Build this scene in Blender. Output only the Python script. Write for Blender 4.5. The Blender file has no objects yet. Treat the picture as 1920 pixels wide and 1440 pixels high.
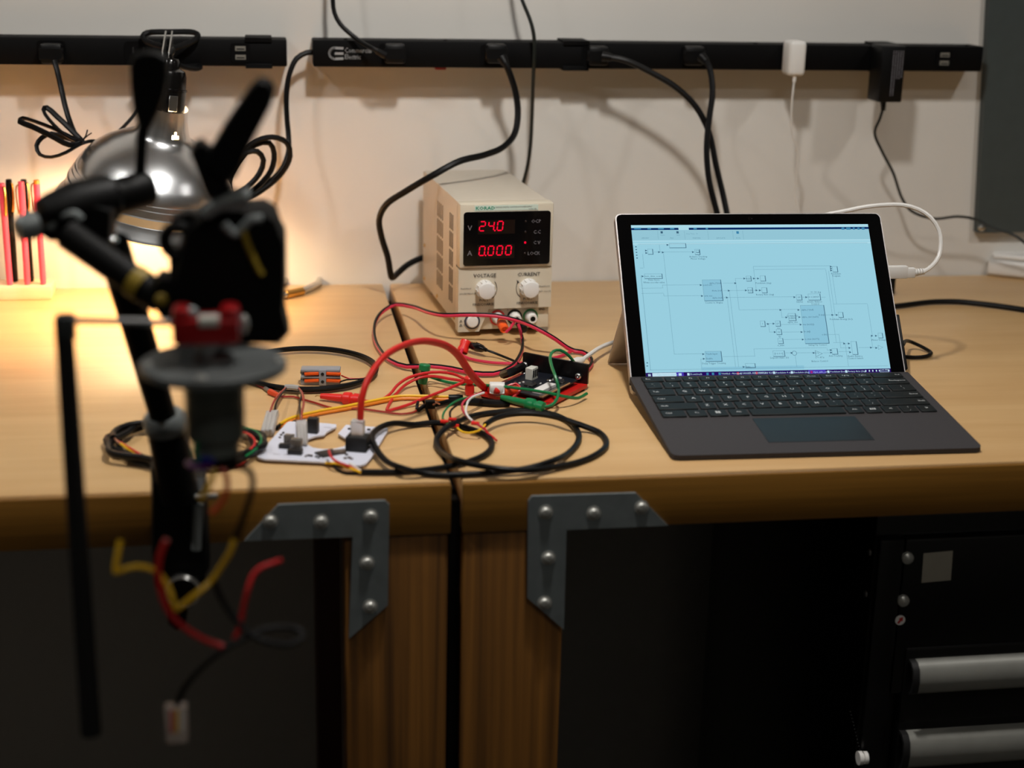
import bpy, bmesh, math, random
from mathutils import Vector, Matrix, Quaternion
V = Vector
PI = math.pi
scene = bpy.context.scene
COL = scene.collection

# ------------------------------------------------------------------ camera
TZ = 0.90                                  # bench top height
FPX, PITCH, YAW, ROLL, CAMH = 2902.6, 0.2922, 0.1643, 0.0227, 0.4654
CAM = V((0, 0, TZ + CAMH))
_fw = V((math.sin(YAW) * math.cos(PITCH), math.cos(YAW) * math.cos(PITCH), -math.sin(PITCH)))
_rt = V((math.cos(YAW), -math.sin(YAW), 0))
_up = _rt.cross(_fw)
RT = _rt * math.cos(ROLL) + _up * math.sin(ROLL)
UP = -_rt * math.sin(ROLL) + _up * math.cos(ROLL)
cd = bpy.data.cameras.new('camera')
cam = bpy.data.objects.new('camera', cd)
COL.objects.link(cam)
cd.sensor_width = 36.0
cd.lens = FPX / 1920 * 36.0
m3 = Matrix((RT, UP, -_fw)).transposed()
cam.matrix_world = Matrix.Translation(CAM) @ m3.to_4x4()
cd.clip_start = 0.05
cd.dof.use_dof = True
cd.dof.focus_distance = 1.64
cd.dof.aperture_fstop = 3.6
scene.camera = cam

# ------------------------------------------------------------------ world and room light
w = bpy.data.worlds.new('room_air')
scene.world = w
w.use_nodes = True
w.node_tree.nodes['Background'].inputs[0].default_value = (0.85, 0.92, 1.0, 1)
w.node_tree.nodes['Background'].inputs[1].default_value = 0.012
scene.view_settings.view_transform = 'Standard'
scene.view_settings.look = 'None'
scene.view_settings.exposure = 0.0
scene.view_settings.gamma = 1.0
scene.view_settings.use_curve_mapping = False
def ceiling_lamp(x, y, z, power, size=0.10, col=(1.0, 0.96, 0.91)):
    l = bpy.data.lights.new('overhead_lamp', 'AREA')
    l.shape = 'DISK'
    l.size = size
    l.energy = power
    l.color = col
    o = bpy.data.objects.new('overhead_lamp', l)
    COL.objects.link(o)
    o.location = (x, y, z)
    o.rotation_euler = (math.radians(24), 0, 0)      # tipped towards the wall
    l.spread = math.radians(118)
    return o
for lx, lp in ((-0.75, 2.9), (0.25, 4.8), (1.30, 1.8)):
    ceiling_lamp(lx, 1.12, 2.02, lp)

rl = bpy.data.lights.new('fill_lamp', 'AREA'); rl.shape = 'RECTANGLE'; rl.size = 1.1; rl.size_y = 0.25; rl.energy = 9.0; rl.color = (1.0, 0.96, 0.9)
ro = bpy.data.objects.new('fill_lamp', rl); COL.objects.link(ro); ro.location = (0.5, -0.7, 2.96)      # unseen fill lamp added behind the camera to brighten the front faces

# ------------------------------------------------------------------ helpers
def ray(px, py):
    return (_fw * FPX + RT * (px - 960) - UP * (py - 720))
def tab(px, py, h=0.0):                    # a point h above the bench top
    d = ray(px, py)
    return CAM + d * ((TZ + h - CAM.z) / d.z)
def aty(px, py, y):                        # a point in the vertical plane y
    d = ray(px, py)
    return CAM + d * ((y - CAM.y) / d.y)
def atp(px, py, o, n):                     # a point in a plane
    d = ray(px, py)
    return CAM + d * ((o - CAM).dot(n) / d.dot(n))
def vpl(px, py, A, B):                     # a point in the upright plane through A and B
    t = (B - A); n = V((t.y, -t.x, 0))
    return atp(px, py, A, n)
def lin(c):
    return tuple(((x / 255) / 12.92 if x / 255 <= 0.04045 else ((x / 255 + 0.055) / 1.055) ** 2.4) for x in c)

MATS = {}
def mat(name, rgb, rough=0.5, metal=0.0, var=0.12, scale=60.0, bump=0.0, emit=0.0, trans=0.0, alpha=1.0, spec=0.5, coat=0.0):
    if name in MATS: return MATS[name]
    m = bpy.data.materials.new(name); MATS[name] = m
    m.use_nodes = True
    nt = m.node_tree; b = nt.nodes['Principled BSDF']
    c = lin(rgb)
    b.inputs['Roughness'].default_value = rough
    b.inputs['Metallic'].default_value = metal
    b.inputs['Specular IOR Level'].default_value = spec
    b.inputs['Coat Weight'].default_value = coat
    b.inputs['Transmission Weight'].default_value = trans
    b.inputs['Alpha'].default_value = alpha
    if emit:
        b.inputs['Base Color'].default_value = (0, 0, 0, 1)
        b.inputs['Specular IOR Level'].default_value = 0.0
        b.inputs['Emission Color'].default_value = (*c, 1)
        b.inputs['Emission Strength'].default_value = emit
        return m
    tc = nt.nodes.new('ShaderNodeTexCoord')
    nz = nt.nodes.new('ShaderNodeTexNoise')
    nz.inputs['Scale'].default_value = scale
    nz.inputs['Detail'].default_value = 3
    nt.links.new(tc.outputs['Object'], nz.inputs['Vector'])
    mx = nt.nodes.new('ShaderNodeMix'); mx.data_type = 'RGBA'
    mx.inputs['A'].default_value = (*[x * (1 - var) for x in c], 1)
    mx.inputs['B'].default_value = (*[min(1, x * (1 + var)) for x in c], 1)
    nt.links.new(nz.outputs['Fac'], mx.inputs['Factor'])
    nt.links.new(mx.outputs['Result'], b.inputs['Base Color'])
    if bump:
        bp = nt.nodes.new('ShaderNodeBump')
        bp.inputs['Strength'].default_value = bump
        bp.inputs['Distance'].default_value = 0.001
        nt.links.new(nz.outputs['Fac'], bp.inputs['Height'])
        nt.links.new(bp.outputs['Normal'], b.inputs['Normal'])
    return m

def wood(name, dark, light, grain=(1.2, 14, 14), rough=0.35, rings=10.0, coat=0.2, ringmix=0.5):
    m = bpy.data.materials.new(name); MATS[name] = m
    m.use_nodes = True
    nt = m.node_tree; b = nt.nodes['Principled BSDF']; L = nt.links.new
    tc = nt.nodes.new('ShaderNodeTexCoord'); mp = nt.nodes.new('ShaderNodeMapping')
    mp.inputs['Scale'].default_value = grain
    L(tc.outputs['Object'], mp.inputs['Vector'])
    n1 = nt.nodes.new('ShaderNodeTexNoise'); n1.inputs['Scale'].default_value = 2.0; n1.inputs['Detail'].default_value = 6; n1.inputs['Distortion'].default_value = 0.6
    L(mp.outputs['Vector'], n1.inputs['Vector'])
    n2 = nt.nodes.new('ShaderNodeTexNoise'); n2.inputs['Scale'].default_value = rings; n2.inputs['Detail'].default_value = 2; n2.inputs['Distortion'].default_value = 0.3
    L(mp.outputs['Vector'], n2.inputs['Vector'])
    mixf = nt.nodes.new('ShaderNodeMix'); mixf.data_type = 'FLOAT'
    mixf.inputs['Factor'].default_value = ringmix
    L(n1.outputs['Fac'], mixf.inputs['A']); L(n2.outputs['Fac'], mixf.inputs['B'])
    cr = nt.nodes.new('ShaderNodeValToRGB')
    cr.color_ramp.elements[0].position = 0.32; cr.color_ramp.elements[0].color = (*lin(dark), 1)
    cr.color_ramp.elements[1].position = 0.66; cr.color_ramp.elements[1].color = (*lin(light), 1)
    L(mixf.outputs['Result'], cr.inputs['Fac'])
    L(cr.outputs['Color'], b.inputs['Base Color'])
    b.inputs['Roughness'].default_value = rough
    b.inputs['Coat Weight'].default_value = coat
    b.inputs['Coat Roughness'].default_value = 0.36
    return m

# mesh builder -------------------------------------------------------
def frame_z(d):
    d = d.normalized()
    a = V((0, 0, 1)) if abs(d.z) < 0.9 else V((1, 0, 0))
    u = a.cross(d).normalized()
    return u, d.cross(u), d
class MB:
    def __init__(s):
        s.v = []; s.f = []; s.mi = []; s.cur = 0
    def add(s, vs, fs):
        o = len(s.v)
        s.v.extend([V(p) for p in vs]); s.f.extend([tuple(i + o for i in f) for f in fs]); s.mi.extend([s.cur] * len(fs))
        return s
    def box(s, c, size, R=None, bev=0.0, seg=2):
        hx, hy, hz = [k / 2 for k in size]
        if bev > 0:
            bm = bmesh.new(); bmesh.ops.create_cube(bm, size=1)
            for p in bm.verts: p.co = V((p.co.x * size[0], p.co.y * size[1], p.co.z * size[2]))
            bmesh.ops.bevel(bm, geom=bm.edges[:], offset=min(bev, 0.49 * min(size)), segments=seg, affect='EDGES', profile=0.5)
            bm.verts.index_update()
            vs = [p.co.copy() for p in bm.verts]; fs = [[q.index for q in f.verts] for f in bm.faces]; bm.free()
        else:
            vs = [V((x, y, z)) for z in (-hz, hz) for y in (-hy, hy) for x in (-hx, hx)]
            fs = [(0, 2, 3, 1), (4, 5, 7, 6), (0, 1, 5, 4), (2, 6, 7, 3), (0, 4, 6, 2), (1, 3, 7, 5)]
        c = V(c)
        return s.add([(R @ p if R else p) + c for p in vs], fs)
    def cyl(s, p0, p1, r0, r1=None, n=16, cap=True):
        p0 = V(p0); p1 = V(p1); r1 = r0 if r1 is None else r1
        u, w_, d = frame_z(p1 - p0)
        vs = []
        for p, r in ((p0, r0), (p1, r1)):
            for i in range(n):
                a = 2 * PI * i / n
                vs.append(p + (u * math.cos(a) + w_ * math.sin(a)) * r)
        fs = [(i, (i + 1) % n, n + (i + 1) % n, n + i) for i in range(n)]
        if cap: fs += [tuple(range(n - 1, -1, -1)), tuple(range(n, 2 * n))]
        return s.add(vs, fs)
    def lathe(s, prof, o, d, n=24, close=False):
        o = V(o); u, w_, d = frame_z(V(d)); vs = []; fs = []
        for r, h in prof:
            for i in range(n):
                a = 2 * PI * i / n
                vs.append(o + d * h + (u * math.cos(a) + w_ * math.sin(a)) * max(r, 1e-5))
        k = len(prof)
        for j in range(k - 1 + (1 if close else 0)):
            j2 = (j + 1) % k
            for i in range(n):
                fs.append((j * n + i, j * n + (i + 1) % n, j2 * n + (i + 1) % n, j2 * n + i))
        return s.add(vs, fs)
    def sphere(s, c, r, n=12, sc=(1, 1, 1), R=None):
        c = V(c); vs = []; fs = []
        m = n // 2
        for j in range(m + 1):
            t = PI * j / m
            for i in range(n):
                a = 2 * PI * i / n
                p = V((r * sc[0] * math.sin(t) * math.cos(a), r * sc[1] * math.sin(t) * math.sin(a), r * sc[2] * math.cos(t)))
                vs.append(c + (R @ p if R else p))
        for j in range(m):
            for i in range(n):
                fs.append((j * n + i, (j + 1) * n + i, (j + 1) * n + (i + 1) % n, j * n + (i + 1) % n))
        return s.add(vs, fs)
    def tube(s, pts, r, n=8, closed=False, step=0.006, flat=None, smooth=True, side=None):
        P = curve(pts, step, closed) if smooth else [V(p) for p in pts]
        k = len(P); rr = r if callable(r) else (lambda t: r)
        T = [(P[(i + 1) % k if closed else min(i + 1, k - 1)] - P[(i - 1) % k if closed else max(i - 1, 0)]).normalized() for i in range(k)]
        u = frame_z(T[0])[0]; vs = []
        for i in range(k):
            u = (u - T[i] * u.dot(T[i]))
            u = u.normalized() if u.length > 1e-6 else frame_z(T[i])[0]
            w_ = T[i].cross(u)
            if side is not None:
                w_ = (side - T[i] * side.dot(T[i])).normalized(); u = w_.cross(T[i])
            q = rr(i / max(1, k - 1))
            for j in range(n):
                a = 2 * PI * j / n
                fx, fy = (q, q) if not flat else (q * flat[0], q * flat[1])
                vs.append(P[i] + u * math.cos(a) * fx + w_ * math.sin(a) * fy)
        fs = []
        for i in range(k if closed else k - 1):
            i2 = (i + 1) % k
            for j in range(n):
                fs.append((i * n + j, i * n + (j + 1) % n, i2 * n + (j + 1) % n, i2 * n + j))
        if not closed: fs += [tuple(range(n - 1, -1, -1)), tuple(range((k - 1) * n, k * n))]
        return s.add(vs, fs)
    def prism(s, poly, o, u, w_, t):               # polygon in the (u, w_) plane from o, thickness t along u x w_
        o = V(o); u = V(u); w_ = V(w_); d = u.cross(w_).normalized()
        if sum(poly[i][0] * poly[(i + 1) % len(poly)][1] - poly[(i + 1) % len(poly)][0] * poly[i][1] for i in range(len(poly))) < 0: poly = poly[::-1]
        k = len(poly)
        vs = [o + u * a + w_ * b for a, b in poly] + [o + u * a + w_ * b + d * t for a, b in poly]
        fs = [tuple(range(k - 1, -1, -1)), tuple(range(k, 2 * k))] + [(i, (i + 1) % k, k + (i + 1) % k, k + i) for i in range(k)]
        return s.add(vs, fs)
    def quad(s, a, b, c, d):
        return s.add([a, b, c, d], [(0, 1, 2, 3)])
    def text(s, body, size, o, u, w_, align='LEFT', bold=0.0, sx=1.0):
        vs, fs, (x0, x1) = glyphs(body, bold)
        o = V(o); u = V(u).normalized(); w_ = V(w_).normalized()
        sh = {'LEFT': 0, 'CENTER': -(x0 + x1) / 2, 'RIGHT': -x1}[align]
        return s.add([o + u * (p[0] + sh) * size * sx + w_ * p[1] * size for p in vs], fs)
    def build(s, name, mats, parent=None, smooth=True, world=True, angle=38):
        me = bpy.data.meshes.new(name)
        ms = mats if isinstance(mats, (list, tuple)) else [mats]
        if parent is not None:
            if world:
                I = WM[parent.name].inverted(); vs = [I @ p for p in s.v]
            else: vs = s.v
            loc = V((0, 0, 0))
        else:
            xs = [p.x for p in s.v]; ys = [p.y for p in s.v]; zs = [p.z for p in s.v]
            loc = V(((min(xs) + max(xs)) / 2, (min(ys) + max(ys)) / 2, min(zs))); vs = [p - loc for p in s.v]
        me.from_pydata([tuple(p) for p in vs], [], s.f)
        for m in ms: me.materials.append(m)
        if len(ms) > 1: me.polygons.foreach_set('material_index', s.mi)
        bm = bmesh.new(); bm.from_mesh(me); bmesh.ops.recalc_face_normals(bm, faces=bm.faces[:]) if not getattr(s, 'keepn', False) else None; bm.to_mesh(me); bm.free()
        if smooth:
            me.polygons.foreach_set('use_smooth', [True] * len(me.polygons))
            me.set_sharp_from_angle(angle=math.radians(angle))
        o = bpy.data.objects.new(name, me); COL.objects.link(o)
        o.location = loc
        if parent is not None:
            o.parent = parent; WM[o.name] = WM[parent.name].copy()
        else: WM[o.name] = Matrix.Translation(loc)
        return o
WM = {}
def curve(pts, step=0.006, closed=False):
    P = [V(p) for p in pts]; k = len(P); out = []
    if k == 2 and not closed: return P
    segs = k if closed else k - 1
    for i in range(segs):
        p1, p2 = P[i], P[(i + 1) % k]
        p0 = P[(i - 1) % k] if (closed or i > 0) else p1 * 2 - p2
        p3 = P[(i + 2) % k] if (closed or i + 2 < k) else p2 * 2 - p1
        n = max(2, min(24, int((p2 - p1).length / step)))
        d1 = max((p1 - p0).length ** 0.5, 1e-4); d2 = max((p2 - p1).length ** 0.5, 1e-4); d3 = max((p3 - p2).length ** 0.5, 1e-4)
        m1 = ((p1 - p0) / d1 - (p2 - p0) / (d1 + d2) + (p2 - p1) / d2) * d2
        m2 = ((p2 - p1) / d2 - (p3 - p1) / (d2 + d3) + (p3 - p2) / d3) * d2
        for j in range(n):
            t = j / n; t2 = t * t; t3 = t2 * t
            out.append(p1 * (2 * t3 - 3 * t2 + 1) + m1 * (t3 - 2 * t2 + t) + p2 * (-2 * t3 + 3 * t2) + m2 * (t3 - t2))
    if not closed: out.append(P[-1])
    return out
_GL = {}
def glyphs(body, bold=0.0):
    k = (body, bold)
    if k in _GL: return _GL[k]
    c = bpy.data.curves.new('tmp', 'FONT'); c.body = body; c.resolution_u = 1; c.offset = bold; c.size = 1.0
    o = bpy.data.objects.new('tmp', c); COL.objects.link(o)
    dg = bpy.context.evaluated_depsgraph_get(); dg.update()
    me = bpy.data.meshes.new_from_object(o.evaluated_get(dg))
    vs = [(p.co.x, p.co.y) for p in me.vertices]; fs = [tuple(p.vertices) for p in me.polygons]
    bpy.data.objects.remove(o); bpy.data.curves.remove(c); bpy.data.meshes.remove(me)
    xs = [p[0] for p in vs] or [0, 0]
    _GL[k] = (vs, fs, (min(xs), max(xs)))
    return _GL[k]
def tag(o, label, cat, group=None):
    o['label'] = label; o['category'] = cat
    if group: o['group'] = group
    return o
def struct(o, label=None):
    o['kind'] = 'structure'
    if label: o['label'] = label
    return o
def thing(name, label, cat, loc=(0, 0, 0), rotz=0.0, group=None):
    o = bpy.data.objects.new(name, None); COL.objects.link(o)
    o.empty_display_size = 0.02
    o.location = loc; o.rotation_euler = (0, 0, rotz)
    WM[o.name] = Matrix.Translation(V(loc)) @ Matrix.Rotation(rotz, 4, 'Z')
    return tag(o, label, cat, group)
def Rz(a): return Matrix.Rotation(a, 3, 'Z')
def basis(u, v, w_): return Matrix((u, v, w_)).transposed()
X, Y, Z = V((1, 0, 0)), V((0, 1, 0)), V((0, 0, 1))

# common materials
BLACK = mat('black_plastic', (8, 8, 9), 0.42, spec=0.22)
ZINC = mat('zinc_plated_screw', (176, 176, 170), 0.35, 0.45)
RUBBER = mat('black_rubber_cable', (7, 7, 8), 0.45, scale=200, spec=0.22)
MATTE = mat('matte_black_paint', (9, 9, 10), 0.62)
STEEL = mat('bright_steel', (200, 200, 198), 0.25, 1.0)
DULL = mat('brushed_aluminium', (150, 150, 150), 0.42, 1.0)
WHITE = mat('white_plastic', (224, 222, 218), 0.4, var=0.04)
RED = mat('red_wire_insulation', (198, 30, 34), 0.38)
PINK = mat('rose_red_insulation', (200, 38, 70), 0.4)
GREEN = mat('green_insulation', (10, 112, 62), 0.38)
YELLOW = mat('yellow_insulation', (236, 186, 30), 0.4)
ORANGE = mat('orange_plastic', (236, 90, 24), 0.4)
BRASS = mat('brass', (206, 166, 96), 0.3, 1.0)
GOLD = mat('gold_metal', (214, 170, 90), 0.25, 1.0)
# ------------------------------------------------------------------ the room
YF, YB = 1.2376, 1.9959
YW = YB + 0.004
wallm = mat('white_painted_wall', (216, 213, 207), 0.55, var=0.03, scale=7, bump=0.05)
floorm = mat('dark_concrete_floor', (70, 66, 60), 0.7, var=0.2, scale=8)
b = MB(); b.box((0.3, 0.2, -0.02), (5.2, 4.2, 0.04)); struct(b.build('floor', floorm), 'dark concrete floor below the benches')
b = MB(); b.box((0.3, YW + 0.03, 1.5), (5.2, 0.06, 3.0)); struct(b.build('wall_back', wallm), 'white painted wall behind the benches')

# grey steel panel screwed onto the wall at the right
pm = mat('grey_green_painted_steel', (62, 70, 70), 0.5)
t = thing('steel_panel', 'dark grey steel panel screwed to the wall in the upper right corner', 'panel', aty(1833, 437, YW - 0.012) )
cl = aty(1833, 437, YW - 0.014); ct = aty(1856, 0, YW - 0.014)
b = MB()
b.prism([(cl.x, cl.z), (1.35, cl.z), (1.35, 1.75), (ct.x + (ct.x - cl.x) * (1.75 - ct.z) / (ct.z - cl.z), 1.75)], (0, YW - 0.0005, 0), X, Z, 0.013)
b.build('steel_sheet', pm, t, smooth=False)
c = aty(1841, 427, YW - 0.0135)
b = MB(); b.lathe([(0.0001, -0.004), (0.003, -0.0036), (0.0055, -0.001), (0.006, 0.0005)], c, Y, 14)
b.box(c + V((0, -0.0038, 0)), (0.007, 0.0012, 0.0012))
b.build('screw', STEEL, t)

# ------------------------------------------------------------------ two workbenches
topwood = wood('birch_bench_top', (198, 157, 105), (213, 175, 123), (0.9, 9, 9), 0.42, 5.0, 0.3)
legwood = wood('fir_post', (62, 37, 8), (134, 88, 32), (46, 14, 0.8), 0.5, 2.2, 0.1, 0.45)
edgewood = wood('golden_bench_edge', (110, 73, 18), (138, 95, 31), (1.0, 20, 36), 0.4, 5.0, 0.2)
darkleg = wood('dark_red_post', (70, 30, 16), (96, 44, 24), (20, 20, 1.0), 0.5, 2.0, 0.1)  # rear leg wood, darker and redder than the front legs
galv = mat('galvanised_steel_plate', (108, 115, 116), 0.5, 0.2, var=0.22, scale=55)
TH = 0.0465
XL, XR = 0.1548, 0.1642
def bench(name, label, x0, x1, posts, rear, brk):
    t = thing(name, label, 'workbench', ((x0 + x1) / 2, (YF + YB) / 2, 0))
    b = MB(); b.box(((x0 + x1) / 2, (YF + YB) / 2 + 0.004, TZ - TH / 2), (x1 - x0, YB - YF - 0.008, TH), bev=0.0025); b.build('tabletop', topwood, t)
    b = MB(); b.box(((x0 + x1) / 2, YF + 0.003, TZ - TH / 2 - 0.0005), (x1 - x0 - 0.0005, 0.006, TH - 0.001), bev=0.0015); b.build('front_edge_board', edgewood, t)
    for a, c in posts:
        b = MB(); b.box(((a + c) / 2, YF + 0.047, (TZ - TH) / 2), (c - a, 0.089, TZ - TH), bev=0.003); b.build('leg', legwood, t)
    for a, c in rear:
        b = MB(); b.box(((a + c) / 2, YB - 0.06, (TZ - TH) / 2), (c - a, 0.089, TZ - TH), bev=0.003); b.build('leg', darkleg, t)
    if brk:
        pts, screws = brk
        P = [aty(px, py, YF - 0.002) for px, py in pts]
        b = MB(); b.prism([(p.x, p.z) for p in P], (0, YF + 0.0006, 0), X, Z, 0.0036)
        br = b.build('corner_bracket', galv, t, smooth=False)
        for px, py in screws:
            c = aty(px, py, YF - 0.003)
            b = MB(); b.lathe([(0.0052, 0.0), (0.005, -0.0012), (0.0036, -0.003), (0.0012, -0.0034), (0.0010, -0.0022), (0.0001, -0.0022)], c, Y, 14)
            b.cyl(c + V((0, -0.0006, 0)), c, 0.0066, n=16)
            b.build('screw', ZINC, br)
    return t
def xat(px, py, y=YF): return aty(px, py, y).x
LB = ([(458, 1014), (522, 946), (722, 938), (730, 946), (727, 1134), (654, 1197), (661, 1006)],
      [(507, 977), (602, 978), (695, 968), (688, 1055), (694, 1137)])
RB = ([(990, 940), (997, 930), (1192, 924), (1252, 985), (1062, 993), (1057, 1180), (989, 1121)],
      [(1023, 960), (1113, 962), (1203, 951), (1028, 1046), (1021, 1130)])
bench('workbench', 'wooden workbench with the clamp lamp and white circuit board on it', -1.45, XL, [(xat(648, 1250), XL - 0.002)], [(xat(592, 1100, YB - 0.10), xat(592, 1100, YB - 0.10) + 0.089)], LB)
bench('workbench', 'wooden workbench carrying the tablet computer and the power supply', XR, 1.75, [(XR + 0.001, xat(1055, 1200))], [], RB)
b = MB(); b.box(((XL + XR) / 2, (YF + YB) / 2 + 0.003, (TZ - 0.022) / 2), (XR - XL - 0.0006, YB - YF - 0.02, TZ - 0.022))  # dark board added so the unlit gap between the benches stays black
tag(b.build('gap_shade_board', mat('gap_shade_black', (8, 6, 5), 0.8, spec=0.1)), 'thin dark board added to keep the shaded gap between the two workbenches black', 'board')
# the rest of the room, behind and beside the camera
roomm = mat('grey_painted_room_wall', (176, 174, 168), 0.7, var=0.03, scale=5)
b = MB(); b.box((0.3, -1.93, 1.5), (5.2, 0.06, 3.0)); struct(b.build('wall_front', roomm), 'grey wall behind the camera')
b = MB(); b.box((-2.33, 0.2, 1.5), (0.06, 4.2, 3.0)); struct(b.build('wall_left', roomm), 'grey wall on the left out of view')
b = MB(); b.box((2.93, 0.2, 1.5), (0.06, 4.2, 3.0)); struct(b.build('wall_right', roomm), 'grey wall on the right out of view')
b = MB(); b.box((0.3, 0.2, 3.02), (5.2, 4.2, 0.04)); struct(b.build('ceiling', roomm), 'pale ceiling above the bench')
# ------------------------------------------------------------------ bench power supply
beige = mat('cream_plastic_front', (206, 196, 176), 0.45, var=0.03)
sheet = mat('cream_painted_sheet_metal', (198, 188, 172), 0.42, var=0.04, scale=90)
slotm = mat('dark_vent_slot', (112, 96, 78), 0.8)
inkm = mat('dark_printed_ink', (44, 42, 44), 0.6)
led = mat('red_lit_segment', (255, 10, 50), emit=1.3)
ledoff = mat('unlit_segment', (34, 16, 12), 0.4)
winm = mat('black_display_window', (6, 5, 6), 0.12)
greyink = mat('grey_print', (120, 118, 124), 0.5)
PW, PD, PH = 0.110, 0.2459, 0.150
t = thing('power_supply', 'cream bench power supply with red digits and two white knobs', 'power supply', (0.22, 1.7165, TZ), 0.0711)
PSU = t
Z0 = 0.006
b = MB(); b.box((PW / 2, PD / 2 + 0.006, Z0 + PH / 2 + 0.001), (PW - 0.003, PD - 0.012, PH - 0.004), bev=0.002); b.build('case', sheet, t, world=False)
# front bezel: an upper visor that stands proud, a lower face, a recessed terminal tray
b = MB()
b.box((PW / 2, 0.008, Z0 + PH - 0.0375), (PW, 0.020, 0.075), bev=0.0028)
b.build('display_bezel', beige, t, world=False)
b = MB()
b.prism([(0, 0.004), (0.025, 0.004), (0.036, 0.0305), (PW, 0.0305), (PW, 0.0785), (0, 0.0785)], (0, 0.016, Z0 - 0.004), X, Z, 0.0155)
b.build('lower_face', beige, t, world=False, smooth=False)
b = MB(); b.box((PW / 2 + 0.012, 0.012, Z0 + 0.0145), (PW - 0.026, 0.012, 0.0275), bev=0.001); b.build('terminal_tray', beige, t, world=False)
for fx in (0.014, PW - 0.014):
    for fy in (0.03, PD - 0.03):
        b = MB(); b.cyl((fx, fy, 0.0), (fx, fy, Z0 + 0.003), 0.007, n=14); b.build('foot', RUBBER, t, world=False)
def rrect(x0, x1, y0, y1, r, k=4):
    P = []
    for cx, cy, a0 in ((x1 - r, y0 + r, -90), (x1 - r, y1 - r, 0), (x0 + r, y1 - r, 90), (x0 + r, y0 + r, 180)):
        for i in range(k + 1):
            a = math.radians(a0 + 90 * i / k); P.append((cx + r * math.cos(a), cy + r * math.sin(a)))
    return P
wx0, wx1, wz0, wz1 = 0.0045, 0.1060, Z0 + 0.0785, Z0 + 0.1405
b = MB(); b.prism(rrect(wx0, wx1, wz0, wz1, 0.0035), (0, -0.0016, 0), X, Z, 0.0014); win = b.build('display_window', winm, t, world=False, smooth=False)
FY = -0.0032
# seven segment digits
SEG = {'0': 'abcdef', '2': 'abged', '4': 'fgbc', '8': 'abcdefg', '': ''}
def digit(bl, bo, ch, x, z, w_, h, off=True):
    sk = 0.10; th = h * 0.115
    def P(a, c): return V((x + a * w_ + c * h * sk, FY, z + c * h))
    pos = {'a': ((0.12, 1), (0.88, 1)), 'b': ((1, 0.93), (1, 0.55)), 'c': ((1, 0.45), (1, 0.07)), 'd': ((0.12, 0), (0.88, 0)), 'e': ((0, 0.45), (0, 0.07)), 'f': ((0, 0.93), (0, 0.55)), 'g': ((0.12, 0.5), (0.88, 0.5))}
    for k, (p, q) in pos.items():
        tgt = bl if k in SEG[ch] else bo
        p = P(*p); q = P(*q); d = (q - p).normalized(); n = V((-d.z, 0, d.x)) * th / 2
        if tgt is bo: p = p + V((0, 0.0001, 0)); q = q + V((0, 0.0001, 0))
        tgt.add([p - n, p - d * 0.0 + n, q + n, q - n], [(0, 1, 2, 3)])
bl, bo = MB(), MB()
dw, dh, dp = 0.0062, 0.0105, 0.0103
for i, ch in enumerate('240'): digit(bl, bo, ch, 0.0225 + i * dp, Z0 + 0.1190, dw, dh)
digit(bl, bo, '', 0.0225 + 3 * dp, Z0 + 0.1190, dw, dh)
for i, ch in enumerate('0000'): digit(bl, bo, ch, 0.0225 + i * dp, Z0 + 0.0905, dw, dh)
for x, z in ((0.0225 + dp + 0.0078, Z0 + 0.1190), (0.0225 + 0.0078, Z0 + 0.0905)):
    bl.add([V((x + 0.0009 * math.cos(a), FY, z + 0.0009 * math.sin(a))) for a in [k * PI / 4 for k in range(8)]], [tuple(range(8))])
bl.keepn = bo.keepn = True
o = bl.build('lit_digits', led, win, world=False, smooth=False); o['label'] = 'glowing red digits reading 24.0 and 0.000'
o = bo.build('unlit_segments', ledoff, win, world=False, smooth=False); o['kind'] = 'stuff'
b = MB(); b.box((0.0425, -0.00305, Z0 + 0.1230), (0.043, 0.0002, 0.016)); b.box((0.0425, -0.00305, Z0 + 0.0945), (0.043, 0.0002, 0.016)); b.build('digit_module', mat('dark_digit_module', (22, 9, 6), 0.3), win, world=False, smooth=False)
b = MB()
b.text('V', 0.0085, (0.009, FY, Z0 + 0.1195), X, Z); b.text('A', 0.0085, (0.009, FY, Z0 + 0.0905), X, Z)
for i, s_ in enumerate(('OCP', 'C.C', 'C.V', 'LOCK')): b.text(s_, 0.0056, (0.0945, FY, Z0 + 0.1268 - i * 0.0124), X, Z, 'RIGHT')
o = b.build('window_lettering', greyink, win, world=False, smooth=False); o['kind'] = 'stuff'
for i in range(4):
    b = MB(); b.sphere((0.0765, -0.0028, Z0 + 0.1290 - i * 0.0124), 0.0013, 10)
    o = b.build('indicator_light', led if i == 2 else ledoff, win, world=False)
# brand label strip
lab = mat('pale_green_label', (206, 222, 210), 0.4, var=0.02); brand = mat('teal_print', (20, 140, 110), 0.5)
b = MB(); b.box((0.054, -0.0022, Z0 + 0.1448), (0.074, 0.0004, 0.0062)); lb = b.build('name_label', lab, t, world=False, smooth=False)
b = MB(); b.text('KORAD', 0.0052, (0.0180, -0.0026, Z0 + 0.1430), X, Z, bold=0.02, sx=1.25); b.build('brand_print', brand, lb, world=False, smooth=False)
b = MB(); b.text('KA3005D DIGITAL CONTROL DC POWER SUPPLY', 0.0022, (0.0415, -0.0026, Z0 + 0.1448), X, Z, sx=0.86); b.text('0-30V  5A', 0.0022, (0.089, -0.0026, Z0 + 0.1422), X, Z, 'RIGHT'); b.build('small_print', inkm, lb, world=False, smooth=False)
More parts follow.
